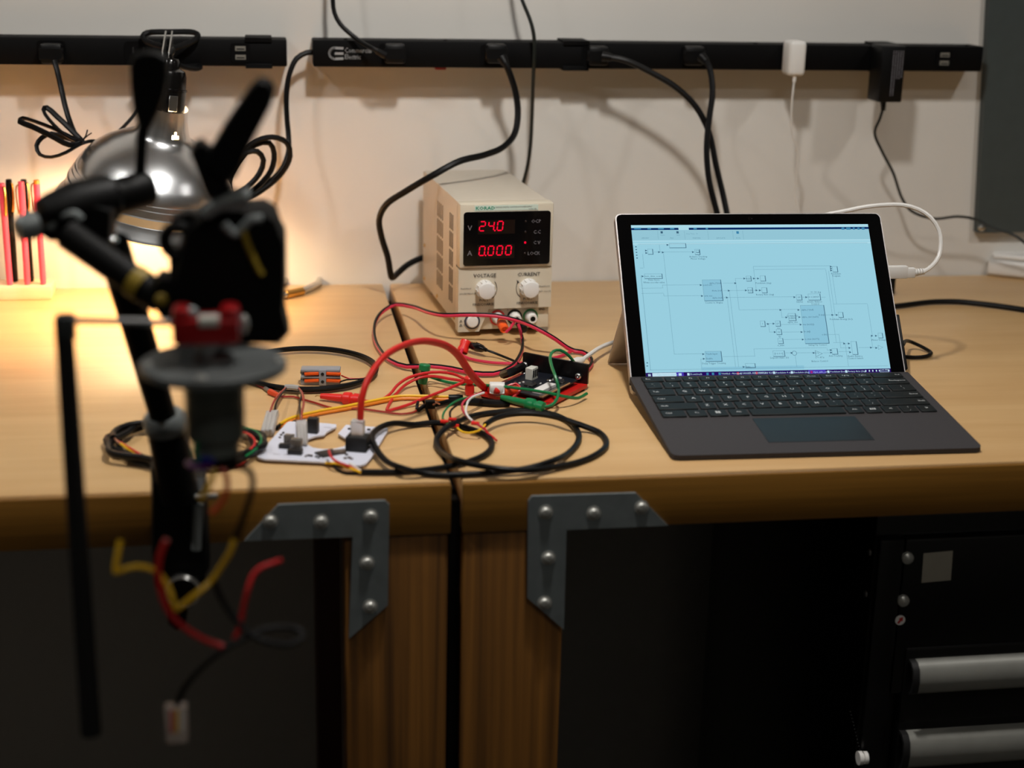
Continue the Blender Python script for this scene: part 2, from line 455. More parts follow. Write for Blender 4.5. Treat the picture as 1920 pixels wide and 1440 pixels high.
# knobs
for kx in (0.0305, 0.0825):
    b = MB(); c = V((kx, 0.0005, Z0 + 0.0505))
    b.lathe([(0.0108, 0), (0.0104, -0.004), (0.0100, -0.0125), (0.0090, -0.0145), (0.0060, -0.0152), (0.0001, -0.0152)], c, Y, 28)
    for k in range(12):
        a = 2 * PI * k / 12
        b.box(c + V((0.0104 * math.cos(a), -0.0065, 0.0104 * math.sin(a))), (0.0012, 0.011, 0.0012))
    b.build('knob', WHITE, t, world=False)
LY = -0.0002
b = MB()
b.text('VOLTAGE', 0.0060, (0.0305, LY, Z0 + 0.0642), X, Z, 'CENTER', bold=0.01); b.text('CURRENT', 0.0060, (0.0825, LY, Z0 + 0.0642), X, Z, 'CENTER', bold=0.01)
for kx in (0.0305, 0.0825):
    b.text('PUSH', 0.0042, (kx - 0.001, LY, Z0 + 0.0357), X, Z, 'CENTER', bold=0.01); b.text('FINE/COARSE', 0.0042, (kx - 0.001, LY, Z0 + 0.0308), X, Z, 'CENTER', bold=0.01)
b.text('Push/Hold', 0.0029, (0.0025, LY, Z0 + 0.0505), X, Z); b.text('LOCK/UNLOCK', 0.0029, (0.0015, LY, Z0 + 0.0445), X, Z, sx=0.92)
b.text('Push/Hold', 0.0029, (0.0955, LY, Z0 + 0.0505), X, Z); b.text('OCP ON/OFF', 0.0029, (0.0945, LY, Z0 + 0.0445), X, Z, sx=0.86)
b.text('I', 0.004, (0.0068, LY, Z0 + 0.0118), X, Z, bold=0.02); b.text('O', 0.004, (0.0060, LY, Z0 + 0.0070), X, Z)
for zz in (0.0118, 0.0070):
    b.add([V((0.0015, LY, Z0 + zz)), V((0.0048, LY, Z0 + zz)), V((0.0048, LY, Z0 + zz + 0.0008)), V((0.0015, LY, Z0 + zz + 0.0008))], [(0, 1, 2, 3)])
    b.add([V((0.0020, LY, Z0 + zz + 0.0014)), V((0.0044, LY, Z0 + zz + 0.0014)), V((0.0032, LY, Z0 + zz + 0.003))], [(0, 1, 2)])
for cx, a0, a1, tip in ((0.0305, -50, 35, 0), (0.0825, 145, 230, 0)):     # turning arrows
    R_ = 0.0148; N = 10
    pts = [V((cx + R_ * math.cos(math.radians(a0 + (a1 - a0) * k / N)), LY, Z0 + 0.0505 + R_ * math.sin(math.radians(a0 + (a1 - a0) * k / N)))) for k in range(N + 1)]
    cen = V((cx, LY, Z0 + 0.0505))
    for p, q in zip(pts, pts[1:]):
        b.quad(p, q, cen + (q - cen) * 0.96, cen + (p - cen) * 0.96)
    e = pts[0]; s_ = 1 if cx < 0.05 else -1
    b.add([e + V((-0.0022, 0, -0.0012 * s_)), e + V((0.0012, 0, 0.0024 * s_)), e + V((-0.0012, 0, 0.003 * s_))], [(0, 1, 2)])
b.text('+', 0.004, (0.0585, 0.0056, Z0 + 0.0215), X, Z); b.text('-', 0.004, (0.0775, 0.0056, Z0 + 0.0215), X, Z); b.text('GND', 0.0036, (0.0965, 0.0056, Z0 + 0.0215), X, Z, bold=0.03)
b.keepn = True
o = b.build('panel_lettering', inkm, t, world=False, smooth=False); o['kind'] = 'stuff'
# power button
b = MB(); c = V((0.0165, 0.0002, Z0 + 0.0125)); b.lathe([(0.0092, 0), (0.0092, -0.0012), (0.0074, -0.0012), (0.0074, 0)], c, Y, 28); pb = b.build('button_ring', mat('slate_ring', (56, 58, 72), 0.4), t, world=False)
b = MB(); b.lathe([(0.0071, 0), (0.0070, -0.0026), (0.0060, -0.0036), (0.0001, -0.0038)], c, Y, 24); b.build('power_button', WHITE, t, world=False)
# binding posts
for cx, colm, nm in ((0.0475, RED, 'red'), (0.0680, BLACK, 'black'), (0.0870, GREEN, 'green')):
    c = V((cx, 0.006, Z0 + 0.0145))
    b = MB(); b.lathe([(0.0090, 0), (0.0090, -0.0016), (0.0075, -0.0018), (0.0075, 0)], c, Y, 24); rg = b.build('terminal_ring', colm, t, world=False); rg['label'] = nm + ' ring around a binding post'
    b = MB(); b.lathe([(0.0068, 0), (0.0064, -0.005), (0.0058, -0.0125), (0.0050, -0.0135), (0.0032, -0.0135), (0.0030, -0.006), (0.0001, -0.006)], c, Y, 20); b.build('binding_post', WHITE, t, world=False)
    b = MB(); b.cyl(c + V((0, -0.0134, 0)), c + V((0, -0.0075, 0)), 0.0029, n=14); b.build('socket', BLACK, t, world=False)
# plugs pushed into the posts
def oriented(p0, p1): return p0, p1
# side vents and screws
for col_, (y0, sp_, nslot) in enumerate(((0.044, 0.0085, 3), (0.108, 0.0105, 4))):
    for row in range(5):
        z = Z0 + 0.024 + row * 0.0215
        for k in range(nslot):
            b = MB(); b.box((0.0012, y0 + k * sp_, z + 0.0095), (0.0010, 0.0013, 0.0185)); b.build('vent_slot', slotm, t, world=False, smooth=False)
b = MB(); b.box((0.0012, 0.0175, Z0 + PH / 2), (0.0012, 0.0016, PH - 0.012)); b.build('seam', slotm, t, world=False, smooth=False)
for sy, sz in ((0.23, 0.012), (0.23, 0.055), (0.23, 0.138), (0.14, 0.010), (0.03, 0.010)):
    b = MB(); b.lathe([(0.0001, -0.0018), (0.0018, -0.0014), (0.0026, 0)], (0.0015, sy, Z0 + sz), X, 12); b.build('case_screw', BRASS, t, world=False)

# ------------------------------------------------------------------ tablet computer with keyboard cover
TYAW, TILT = -0.0216, 0.6438
ax = V((math.cos(TYAW), math.sin(TYAW), 0)); an = V((-math.sin(TYAW), math.cos(TYAW), 0))
tup = an * math.sin(TILT) + Z * math.cos(TILT); tno = ax.cross(tup).normalized()      # towards the viewer
DO = V((0.3807, 1.4663, TZ + 0.0223)) - tup * 0.0034                                  # display lower left corner
DW, DH = 0.260, 0.1734
BW, BH, BT = 0.292, 0.201, 0.0085
BO = DO + ax * (DW - BW) / 2 + tup * (DH - BH) / 2
t = thing('tablet_computer', 'tablet computer with lit blue block-diagram screen and dark keyboard cover', 'tablet', DO + ax * 0.13 - Z * (DO.z - TZ))
TAB = t
magn = mat('silver_magnesium_case', (176, 172, 172), 0.35, 0.6)
glass = mat('black_screen_glass', (3, 3, 4), 0.09, spec=0.4)
scr = mat('lit_screen_background', (152, 205, 222), emit=1.0)
b = MB()
b.prism(rrect(0, BW, 0, BH, 0.006), BO - tno * BT, ax, tup, BT); b.build('body', magn, t, smooth=False)
b = MB(); b.prism(rrect(0.0012, BW - 0.0012, 0.0012, BH - 0.0012, 0.0055), BO + tno * 0.00002, ax, tup, 0.0005); b.build('screen_glass', glass, t, smooth=False)
b = MB(); b.lathe([(0.0001, 0.0009), (0.0022, 0.0008), (0.0026, 0.0)], BO + ax * BW * 0.5 + tup * (BH - 0.0065), tno, 14); b.build('front_camera', winm, t)
b = MB(); EPS = 0.0008
def SP(u, v, e=0.0): return DO + ax * (u * DW) + tup * ((1 - v) * DH) + tno * (EPS + e)
b.quad(SP(0, 1), SP(1, 1), SP(1, 0), SP(0, 0)); b.keepn = True
disp = b.build('display', scr, t, smooth=False); disp['label'] = 'lit pale blue screen showing a block diagram'
def zuv(zx, zy):                                   # measured screen position -> display coordinates
    p = atp(1140 + zx / 3.42857, 380 + zy / 3.42857, SP(0, 0), tno)
    d = p - SP(0, 0)
    return d.dot(ax) / DW, -d.dot(tup) / DH
def em(name, rgb): return mat(name, rgb, emit=1.0)
SM = [em('screen_line', (106, 152, 172)), em('screen_ink', (60, 98, 122)), em('screen_navy', (8, 40, 96)), em('screen_taskbar', (38, 14, 92)), em('screen_white', (190, 222, 236)), em('screen_pale', (170, 216, 230)), em('screen_tool', (146, 196, 212)), em('screen_shade', (136, 192, 214)), em('screen_teal', (60, 130, 170)), em('screen_red', (190, 40, 60)), em('screen_violet', (70, 50, 170))]
g = MB(); g.keepn = True
_lvl = [0.0]
def srect(z0, z1, m_, e=0.00006):
    (u0, v0), (u1, v1) = zuv(*z0), zuv(*z1); g.cur = m_
    g.quad(SP(u0, v1, e), SP(u1, v1, e), SP(u1, v0, e), SP(u0, v0, e))
def urect(u0, v0, u1, v1, m_, e=0.00006):
    g.cur = m_; g.quad(SP(u0, v1, e), SP(u1, v1, e), SP(u1, v0, e), SP(u0, v0, e))
def sline(p, q, m_=0, w_=0.00028, e=0.0001):
    (u0, v0), (u1, v1) = zuv(*p), zuv(*q)
    if abs(u0 - u1) * DW > abs(v0 - v1) * DH: v1 = v0
    else: u1 = u0
    h = w_ / 2
    urect(min(u0, u1) - h / DW, min(v0, v1) - h / DH, max(u0, u1) + h / DW, max(v0, v1) + h / DH, m_, e)
def spoly(pts, m_=0):
    for p, q in zip(pts, pts[1:]): sline(p, q, m_)
def stext(s_, z, size=0.0029, m_=1, al='CENTER'):
    u, v = zuv(*z); g.cur = m_
    g.text(s_, size, SP(u, v, 0.00016), ax, tup, al)
def sblock(z0, z1, fill=None):
    (u0, v0), (u1, v1) = zuv(*z0), zuv(*z1)
    if fill is not None: urect(u0, v0, u1, v1, fill, 0.00008)
    k = 0.0003
    urect(u0, v0, u1, v0 + k / DH, 0, 0.00012); urect(u0, v0, u0 + k / DW, v1, 0, 0.00012)
    urect(u0, v1 - 2 * k / DH, u1, v1, 1, 0.00012); urect(u1 - 2.4 * k / DW, v0, u1, v1, 1, 0.00012)
def arrow(z, s_=0.0016):
    u, v = zuv(*z); g.cur = 1; c = SP(u, v, 0.00014)
    g.add([c - ax * s_ + tup * s_ * 0.7, c - ax * s_ - tup * s_ * 0.7, c + ax * s_ * 0.5], [(0, 1, 2)])
urect(0, 0, 1, 0.019, 5); urect(0, 0.019, 1, 0.033, 2); srect((452, 158), (520, 176), 5, 0.0001)
urect(0, 0.033, 1, 0.103, 6); urect(0, 0.103, 1, 0.112, 5, 0.00008); urect(0, 0.120, 1, 0.131, 5, 0.00008)
for zx, wd in ((190, 45), (265, 24), (340, 38), (412, 28), (560, 22), (635, 16)): srect((zx - wd / 2, 162), (zx + wd / 2, 172), 8, 0.0001)
for zx, wd in ((1510, 20), (1545, 30), (1580, 14), (1610, 16), (1640, 20)): srect((zx - wd / 2, 160), (zx + wd / 2, 174), 8, 0.0001)
for zx in (345, 447): srect((zx - 8, 184), (zx + 8, 198), 1, 0.0001)
srect((824, 184), (842, 200), 8, 0.0001)
for s_, x_, y_ in (('Open', 350, 212), ('Save', 452, 212), ('FILE', 410, 232), ('LIBRARY', 240, 232), ('PREPARE', 570, 232), ('Stop Time  10', 540, 204), ('SIMULATE', 725, 232), ('RUN', 838, 232)): stext(s_, (x_, y_), 0.0022, 0)
for zx in (318, 490, 640, 800, 865): sline((zx, 182), (zx + 6, 236), 0, 0.0002)
sline((192, 268), (1668, 268), 0)
sline((212, 470), (262, 1076), 0, 0.0004)
for y_ in (284, 302, 320, 338, 356): srect((172 + (y_ - 260) * 0.1, y_ - 3), (182 + (y_ - 260) * 0.1, y_ + 3), 1)
for y_ in (1030, 1050): srect((247, y_ - 3), (257, y_ + 3), 1)
# blocks of the diagram
sblock((392, 262), (504, 292)); sblock((253, 298), (292, 334)); sblock((556, 300), (594, 336)); sblock((564, 306), (590, 322)); sblock((232, 458), (352, 490))
sblock((604, 496), (742, 632), 7); sblock((886, 472), (924, 506)); sblock((976, 470), (1016, 506)); sblock((896, 546), (934, 582)); sblock((986, 546), (1026, 582))
sblock((1440, 410), (1480, 448)); sblock((1208, 592), (1250, 628)); sblock((1284, 586), (1370, 628)); sblock((1234, 660), (1424, 906), 7); sblock((1156, 712), (1212, 760))
sblock((976, 760), (1014, 798)); sblock((1074, 760), (1112, 796)); sblock((1080, 814), (1120, 850)); sblock((1090, 872), (1130, 908)); sblock((1478, 704), (1516, 740))
sblock((1058, 952), (1140, 990)); sblock((1436, 938), (1480, 976)); sblock((1560, 892), (1610, 978)); sblock((1734, 838), (1770, 872)); sblock((622, 956), (736, 1022), 7); sblock((880, 1034), (950, 1062))
for a_ in ((248, 308), (250, 324), (550, 318), (386, 272), (226, 474), (600, 530), (608, 600), (880, 488), (968, 488), (890, 564), (980, 564), (1436, 412), (1437, 424), (1438, 436), (1202, 608), (1278, 608), (1228, 690), (1234, 736), (1242, 784), (1248, 832), (1256, 880), (1150, 738), (1068, 778), (1076, 832), (1474, 722), (1184, 966), (1326, 966), (1436, 948), (1438, 964), (1552, 906), (1556, 934), (1560, 962), (1726, 856), (1728, 934), (616, 974), (620, 1004), (876, 1056), (332, 318), (356, 320), (822, 518), (780, 566), (768, 610), (942, 488), (958, 564), (1112, 690), (1032, 780), (1446, 722), (1522, 906), (1700, 856), (1694, 932)): arrow(a_)
for pl in ([(296, 318), (548, 318)], [(356, 320), (428, 974), (616, 974)], [(330, 272), (332, 318)], [(216, 550), (352, 548), (350, 530), (600, 530)], [(216, 584), (358, 586), (360, 600), (606, 600)], [(222, 330), (226, 420), (206, 422)],
           [(740, 518), (822, 518), (820, 488), (880, 488)], [(822, 518), (844, 690), (1228, 690)], [(742, 566), (890, 564)], [(744, 610), (1202, 608)], [(780, 566), (838, 1056)], [(766, 610), (822, 1056)], [(926, 488), (968, 488)], [(936, 564), (980, 564)],
           [(934, 410), (1434, 412)], [(942, 430), (1400, 430)], [(934, 412), (958, 564)], [(1400, 432), (1448, 900), (1520, 906), (1552, 906)], [(1418, 440), (1446, 722)], [(1440, 450), (1452, 652), (1668, 654), (1700, 856)], [(1250, 608), (1278, 608)], [(1372, 608), (1398, 608)],
           [(1112, 690), (1116, 738), (1150, 738)], [(1016, 778), (1068, 778)], [(1032, 780), (1038, 832), (1076, 832)], [(1114, 784), (1240, 784)], [(1122, 832), (1248, 832)], [(1132, 880), (1256, 880)], [(1400, 722), (1474, 722)], [(1416, 848), (1484, 848), (1496, 934), (1556, 934)], [(1524, 906), (1544, 1052)],
           [(1142, 966), (1182, 966)], [(1214, 966), (1322, 966)], [(1384, 966), (1436, 964)], [(740, 990), (944, 990), (940, 940), (1408, 938), (1410, 948), (1436, 948)], [(1482, 958), (1560, 962)], [(1612, 932), (1726, 934)], [(1690, 858), (1694, 932)], [(1204, 986), (1212, 1056)], [(596, 1006), (598, 1060)], [(596, 1006), (620, 1004)], [(268, 1076), (1800, 1060)]): spoly(pl)
u_, v_ = zuv(1198, 968)
for k in range(16):
    a0, a1 = 2 * PI * k / 16, 2 * PI * (k + 1) / 16; c = SP(u_, v_, 0.00014); r_ = 0.0026; g.cur = 1
    g.quad(c + (ax * math.cos(a0) + tup * math.sin(a0)) * r_, c + (ax * math.cos(a0) + tup * math.sin(a0)) * r_ * 0.85, c + (ax * math.cos(a1) + tup * math.sin(a1)) * r_ * 0.85, c + (ax * math.cos(a1) + tup * math.sin(a1)) * r_)
for z in ((1330, 950), (1734, 916)):                                          # gain triangles
    u_, v_ = zuv(*z); c = SP(u_, v_, 0.00012); k = 0.0072 if z[0] < 1500 else 0.005; g.cur = 1
    P3 = [c, c - tup * k, c + ax * k * 1.1 - tup * k / 2]
    cen = (P3[0] + P3[1] + P3[2]) / 3
    for p, q in zip(P3, P3[1:] + P3[:1]): g.quad(p, q, cen + (q - cen) * 0.88, cen + (p - cen) * 0.88)
for s_, z in (('Arduino Tracking', (580, 352)), ('Motor Voltage', (580, 366)), ('Data Store', (296, 502)), ('Write encoder value', (296, 518)), ('Counts to Angles', (682, 648)), ('Pendulum (deg)', (1000, 522)), ('Rotary Arm (deg)', (1010, 596)),
              ('Pendulum', (1466, 462)), ('4 signals', (1468, 476)), ('+/- 20 deg', (1336, 580)), ('<= 0.34907', (1320, 612)), ('Enable Balance', (1330, 642)), ('Control', (1332, 656)), ('|alpha|', (1232, 642)), ('|u|', (1228, 612)), ('Swing-Up Control', (1348, 920)), ('alpha_dot', (1188, 774)), ('Pendulum Energy (m J)', (1500, 754)),
              ('mu', (1098, 812)), ('Er', (1106, 866)), ('u_max', (1112, 922)), ('u = -K*x', (1362, 1000)), ('Balance Control', (1362, 1024)), ('Setpoint State: Xd', (1102, 1002)), ('Add Tracking', (1464, 990)), ('Enable Balance', (1590, 992)), ('Control Switch', (1592, 1006)), ('Motor Voltage', (1742, 888)), ('Delay Trigger Tracking', (682, 1038)), ('turn_dmx_sound', (292, 478)),
              ('R2D', (904, 494)), ('R2D', (914, 570)), ('1', (994, 784)), ('57', (1092, 784)), ('50', (1100, 838)), ('0.1', (1110, 896)), ('[0 0 0 0]', (1098, 976)), ('K*u', (1344, 972)), ('GUARDED', (1184, 734)), ('DERIV', (1186, 748))): stext(s_, z, 0.0027)
for s_, z in (('pend enc', (612, 534)), ('arm enc', (620, 604)), ('alpha_f (rad)', (1244, 694)), ('alpha_dot (rad/s)', (1248, 740)), ('mu (m/s2/J)', (1254, 788)), ('Er (mJ)', (1258, 834)), ('u_max (m/s^2)', (1266, 882)), ('Track Input', (630, 978)), ('Enable', (632, 1008)), ('Rate', (886, 1060))): stext(s_, z, 0.0026, 1, 'LEFT')
for s_, z in (('alpha_f (rad)', (730, 522)), ('theta (rad)', (734, 570)), ('alpha (rad)', (738, 616)), ('E (mJ)', (1392, 726)), ('u (m)', (1408, 852))): stext(s_, z, 0.0026, 1, 'RIGHT')
srect((598, 1058), (1262, 1068), 7)
# taskbar
TV = 0.957
urect(0, TV, 1, 1, 3, 0.00012); urect(0.026, TV + 0.002, 0.122, 1, 4, 0.00016); urect(0.122, TV, 0.152, 1, 10, 0.00016)
def tk(u0, u1, v0, v1, m_): urect(u0, TV + (1 - TV) * v0, u1, TV + (1 - TV) * v1, m_, 0.00018)
for dx in (0, 0.0055):
    for dy in (0, 0.16): tk(0.009 + dx, 0.0138 + dx, 0.2 + dy, 0.34 + dy, 4)
tk(0.131, 0.143, 0.15, 0.5, 4)
g.cur = 6; g.text('Type here to search', 0.0026, SP(0.044, TV + 0.019, 0.0002), ax, tup)
for u0, col_, s_ in ((0.166, 4, 'Downloads'), (0.243, 8, ''), (0.265, 8, ''), (0.292, 8, 'Untitled - Notepad'), (0.366, 9, 'QUANSER AEROSPACE'), (0.442, 9, 'MATLAB R2020a'), (0.513, 4, 'Pendulum 4 signals'), (0.586, 4, 'Pendulum (deg)'), (0.736, 4, 'Pendulum Energy'), (0.81, 4, 'Rotary Arm (deg)')):
    tk(u0, u0 + 0.009, 0.15, 0.5, col_)
    if s_: g.cur = 4; g.text(s_, 0.0027, SP(u0 + 0.012, TV + 0.019, 0.0002), ax, tup)
tk(0.658, 0.73, 0, 1, 10); tk(0.667, 0.675, 0.15, 0.5, 9); g.cur = 4; g.text('rtpen_qube_servo', 0.0027, SP(0.678, TV + 0.019, 0.0002), ax, tup, sx=0.85)
for u0 in (0.893, 0.908, 0.922, 0.937, 0.95): tk(u0, u0 + 0.005, 0.18, 0.42, 4)
g.cur = 4; g.text('2:41 PM', 0.0024, SP(0.972, TV + 0.013, 0.0002), ax, tup, 'CENTER'); g.text('3/10/2020', 0.0024, SP(0.972, TV + 0.026, 0.0002), ax, tup, 'CENTER'); tk(0.988, 0.994, 0.15, 0.45, 4)
g.build('screen_picture', SM, disp, smooth=False)
# kickstand
kp = BO + tup * 0.100 - tno * BT
kd = (V((0, 0, -1)) * 0.74 + an * 0.62).normalized()
kl = (kp.z - TZ) / -kd.z
b = MB(); b.box(kp + ax * BW / 2 + kd * (kl / 2 - 0.001), (BW - 0.004, 0.003, kl - 0.002), R=basis(ax, kd.cross(ax).normalized(), kd), bev=0.001); b.build('kickstand', magn, t)
# keyboard cover
felt = mat('charcoal_fabric_cover', (54, 51, 53), 0.85, var=0.1, scale=400, bump=0.15); keym = mat('black_keycap', (24, 28, 29), 0.6, spec=0.25); padm = mat('slate_trackpad', (28, 33, 37), 0.45, spec=0.25); keyink = mat('key_print', (190, 192, 192), 0.5)
KW = 0.295
kr = DO + ax * (DW - KW) / 2 + tup * 0.0020 + tno * 0.0030                        # rear left corner of the keyboard deck (top face)
kf = V((kr.x, kr.y, TZ + 0.0055)) - an * 0.189
kv = (kf - kr).normalized(); kn = kv.cross(ax).normalized(); kn = kn if kn.z > 0 else -kn
KD = (kf - kr).length
def KP(u, v, h=0.0): return kr + ax * u + kv * v + kn * h
b = MB(); b.prism([(0.0, 0.001), (KW, 0.001), (KW, KD - 0.007), (KW - 0.002, KD - 0.002), (KW - 0.007, KD), (0.007, KD), (0.002, KD - 0.002), (0.0, KD - 0.007)], kr - kn * 0.0046, ax, kv, 0.0046 if ax.cross(kv).dot(kn) > 0 else -0.0046)
kb = b.build('keyboard_cover', felt, t, smooth=False)
b = MB(); b.box(KP(KW / 2, 0.0005, -0.004), (KW, 0.003, 0.009), R=basis(ax, kv, ax.cross(kv)), bev=0.001); b.build('hinge_strip', felt, kb)
U = 0.0184; GAP = 0.0022; MU = (KW - 15 * U) / 2
rows = []
fr = [('Esc', 1.3)] + [(s_, 0.985) for s_ in ('F1', 'F2', 'F3', 'F4', 'F5', 'F6', 'F7', 'PrtScn', 'Home', 'End', 'PgUp', 'PgDn')] + [('Del', 15 - 1.3 - 12 * 0.985)]
rows.append((0.0040, 0.0110, fr))
rows.append((0.0175, 0.0156, [(s_, 1) for s_ in ('~`', '!1', '@2', '#3', '$4', '%5', '^6', '&7', '*8', '(9', ')0', '_-', '+=')] + [('Backspace', 2)]))
rows.append((0.0356, 0.0156, [('Tab', 1.5)] + [(s_, 1) for s_ in 'QWERTYUIOP'] + [('{[', 1), ('}]', 1), ('|\\', 1.5)]))
rows.append((0.0537, 0.0156, [('Caps', 1.75)] + [(s_, 1) for s_ in 'ASDFGHJKL'] + [(':;', 1), ('"\'', 1), ('Enter', 2.25)]))
rows.append((0.0718, 0.0156, [('Shift', 2.25)] + [(s_, 1) for s_ in 'ZXCVBNM'] + [('<,', 1), ('>.', 1), ('?/', 1), ('Shift', 2.75)]))
rows.append((0.0899, 0.0150, [('Ctrl', 1.4), ('Fn', 1.12), ('win', 1.12), ('Alt', 1.12), ('', 5.24), ('Alt', 1), ('menu', 1), ('<', 1), ('^v', 1), ('>', 1)]))
kmesh = {}
leg = MB(); leg.keepn = True
RK = basis(ax, -kv, kn)
for v0, h_, keys in rows:
    u0 = MU
    for s_, wd in keys:
        w_ = wd * U - GAP; cu = u0 + wd * U / 2
        k = MB(); k.box(KP(cu, v0 + h_ / 2, 0.0009), (w_, h_, 0.0018), R=RK, bev=0.0007, seg=1); k.build('key', keym, kb)
        up_ = -kv
        if s_ == 'win':
            for dx in (-0.0013, 0.0013):
                for dy in (-0.0013, 0.0013):
                    c = KP(cu + dx, v0 + h_ / 2 + dy, 0.00195); q = 0.0011
                    leg.quad(c - ax * q + kv * q, c + ax * q + kv * q, c + ax * q - kv * q, c - ax * q - kv * q)
        elif s_ == 'menu':
            for dx in (-0.0022, 0, 0.0022):
                c = KP(cu + dx, v0 + h_ / 2, 0.00195); q = 0.0008
                leg.quad(c - ax * q + kv * 0.0018, c + ax * q + kv * 0.0018, c + ax * q - kv * 0.0018, c - ax * q - kv * 0.0018)
        elif s_ == '^v':
            leg.text('^', 0.004, KP(cu, v0 + 0.0065, 0.00195), ax, up_, 'CENTER'); leg.text('v', 0.003, KP(cu, v0 + 0.0125, 0.00195), ax, up_, 'CENTER')
        elif len(s_) == 2 and s_ not in ('Fn',) and not s_[0] == 'F':
            leg.text(s_[0], 0.0040, KP(cu - 0.0005, v0 + 0.0068, 0.00195), ax, up_, 'CENTER'); leg.text(s_[1], 0.0042, KP(cu + 0.0005, v0 + 0.0128, 0.00195), ax, up_, 'CENTER', bold=0.01)
        elif len(s_) == 1: leg.text(s_, 0.0060, KP(cu, v0 + h_ / 2 + 0.0018, 0.00195), ax, up_, 'CENTER', bold=0.015)
        elif s_:
            right = s_ in ('Backspace', 'Enter', 'Del') or (s_ == 'Shift' and u0 > 0.15)
            left = s_ in ('Esc', 'Tab', 'Caps', 'Ctrl') or (s_ == 'Shift' and u0 < 0.15)
            cx = KP(cu + w_ / 2 - 0.003, v0 + h_ / 2 + 0.0014, 0.00195) if right else KP(cu - w_ / 2 + 0.0036, v0 + h_ / 2 + 0.0014, 0.00195) if left else KP(cu, v0 + h_ / 2 + 0.0014, 0.00195)
            leg.text(s_, 0.0042 if v0 > 0.01 else 0.0036, cx, ax, up_, 'RIGHT' if right else 'LEFT' if left else 'CENTER', bold=0.008)
        u0 += wd * U
leg.build('key_lettering', keyink, kb, smooth=False)
b = MB(); b.box(KP(KW / 2, 0.1385, 0.0001), (0.102, 0.056, 0.0006), R=RK, bev=0.0002, seg=1); b.build('trackpad', padm, kb, smooth=False)
# ------------------------------------------------------------------ power strips on the wall
YS = 1.9559                                     # front face of the strips
SZ0, SZ1 = TZ + 0.2845, TZ + 0.3170
stripm = mat('black_powder_coated_steel', (5, 5, 6), 0.6, spec=0.12)
faceM = mat('black_outlet_insert', (4, 4, 5), 0.6, spec=0.1)
logoM = mat('silver_logo_print', (150, 152, 154), 0.5)
def stroke(b, pts, w_, y):                      # flat print on a face looking to -Y
    P = [V((p[0], y, p[1])) for p in pts]
    for i, (p, q) in enumerate(zip(P, P[1:])):
        d = (q - p).normalized(); n = V((-d.z, 0, d.x)) * w_ / 2
        b.quad(p - n - d * w_ * 0.2, q - n + d * w_ * 0.2, q + n + d * w_ * 0.2, p + n - d * w_ * 0.2)
def power_strip(label, x0, x1, outlets, usb, clips):
    t = thing('power_strip', label, 'power strip', ((x0 + x1) / 2, YW - 0.02, SZ0))
    b = MB(); b.box(((x0 + x1) / 2, (YS + YW) / 2 - 0.0005, (SZ0 + SZ1) / 2), (x1 - x0, YW - YS - 0.001, SZ1 - SZ0), bev=0.0018); b.build('housing', stripm, t)
    zc = (SZ0 + SZ1) / 2
    for px in outlets:
        c = aty(px, 100, YS).x
        b = MB(); b.prism(rrect(c - 0.0165, c + 0.0165, zc - 0.0125, zc + 0.0125, 0.004), (0, YS - 0.0002, 0), X, Z, 0.0010); o = b.build('outlet', faceM, t, smooth=False)
        b = MB()
        for dx in (-0.0062, 0.0062): b.box((c + dx, YS - 0.0014, zc + 0.002), (0.0016, 0.0006, 0.0075))
        b.cyl((c, YS - 0.0016, zc - 0.0065), (c, YS - 0.001, zc - 0.0065), 0.0026, n=12); b.build('socket_slots', MATTE, o, smooth=False)
    for px in usb:
        c = aty(px, 102, YS).x
        b = MB(); b.prism(rrect(c - 0.0115, c + 0.0115, zc - 0.0115, zc + 0.0115, 0.003), (0, YS - 0.0002, 0), X, Z, 0.0010); b.build('usb_panel', faceM, t, smooth=False)
        for dz in (-0.0052, 0.0052):
            b = MB(); b.box((c, YS - 0.0016, zc + dz), (0.0125, 0.0010, 0.0056)); o = b.build('usb_port', mat('pale_usb_shell', (150, 148, 140), 0.4, 0.5), t, smooth=False)
            b = MB(); b.box((c, YS - 0.0022, zc + dz - 0.0006), (0.0096, 0.0006, 0.0016)); b.build('usb_tongue', MATTE, o, smooth=False)
    for px, wpx in clips:
        c = aty(px, 100, YS).x; h = wpx / 1.42 / 2000
        for zz in (SZ1 + 0.0012, SZ0 - 0.0012):
            b = MB(); b.box((c, (YS + YW) / 2 - 0.002, zz), (2 * h, YW - YS + 0.002, 0.0024), bev=0.0008); b.box((c, YS - 0.0012, zz + (-0.0022 if zz > SZ1 else 0.0022)), (2 * h, 0.0022, 0.0050), bev=0.0006); b.build('mounting_clip', stripm, t)
    return t
sx = lambda px: aty(px, 100, YS).x
SL = power_strip('black wall power strip the clamp lamp grips, at the left edge', -1.25, sx(538), [97, 260], [451], [(485, 46)])
SR = power_strip('long black wall power strip with the logo print and two adapters', sx(587), sx(1844), [735, 925, 1115, 1300, 1488, 1662], [1771], [(1080, 48), (1664, 46)])
for px in (835, 648, 1418, 1815):
    c = aty(px, 75, YS + 0.01)
    b = MB(); b.lathe([(0.0001, 0.0022), (0.002, 0.0018), (0.003, 0)], (c.x, YS + 0.012, SZ1), Z, 10); b.build('rivet', stripm, SR)
b = MB(); c = aty(826, 127, YS + 0.008); b.box((c.x, YS + 0.010, SZ0 - 0.0012), (0.014, 0.008, 0.004), bev=0.001); b.build('rocker_switch', mat('red_rocker', (150, 20, 16), 0.4), SR)
b = MB(); b.keepn = True
LO = lambda zx, zy: (lambda p: (p.x, p.z))(aty(560 + zx / 3, zy / 3, YS))
cx, cz = LO(203, 300); r_ = 28 / 3 / 1420
arc = [LO(249, 272)] + [(cx + r_ * math.cos(math.radians(a)), cz + r_ * math.sin(math.radians(a))) for a in range(90, 271, 20)] + [LO(249, 329)]
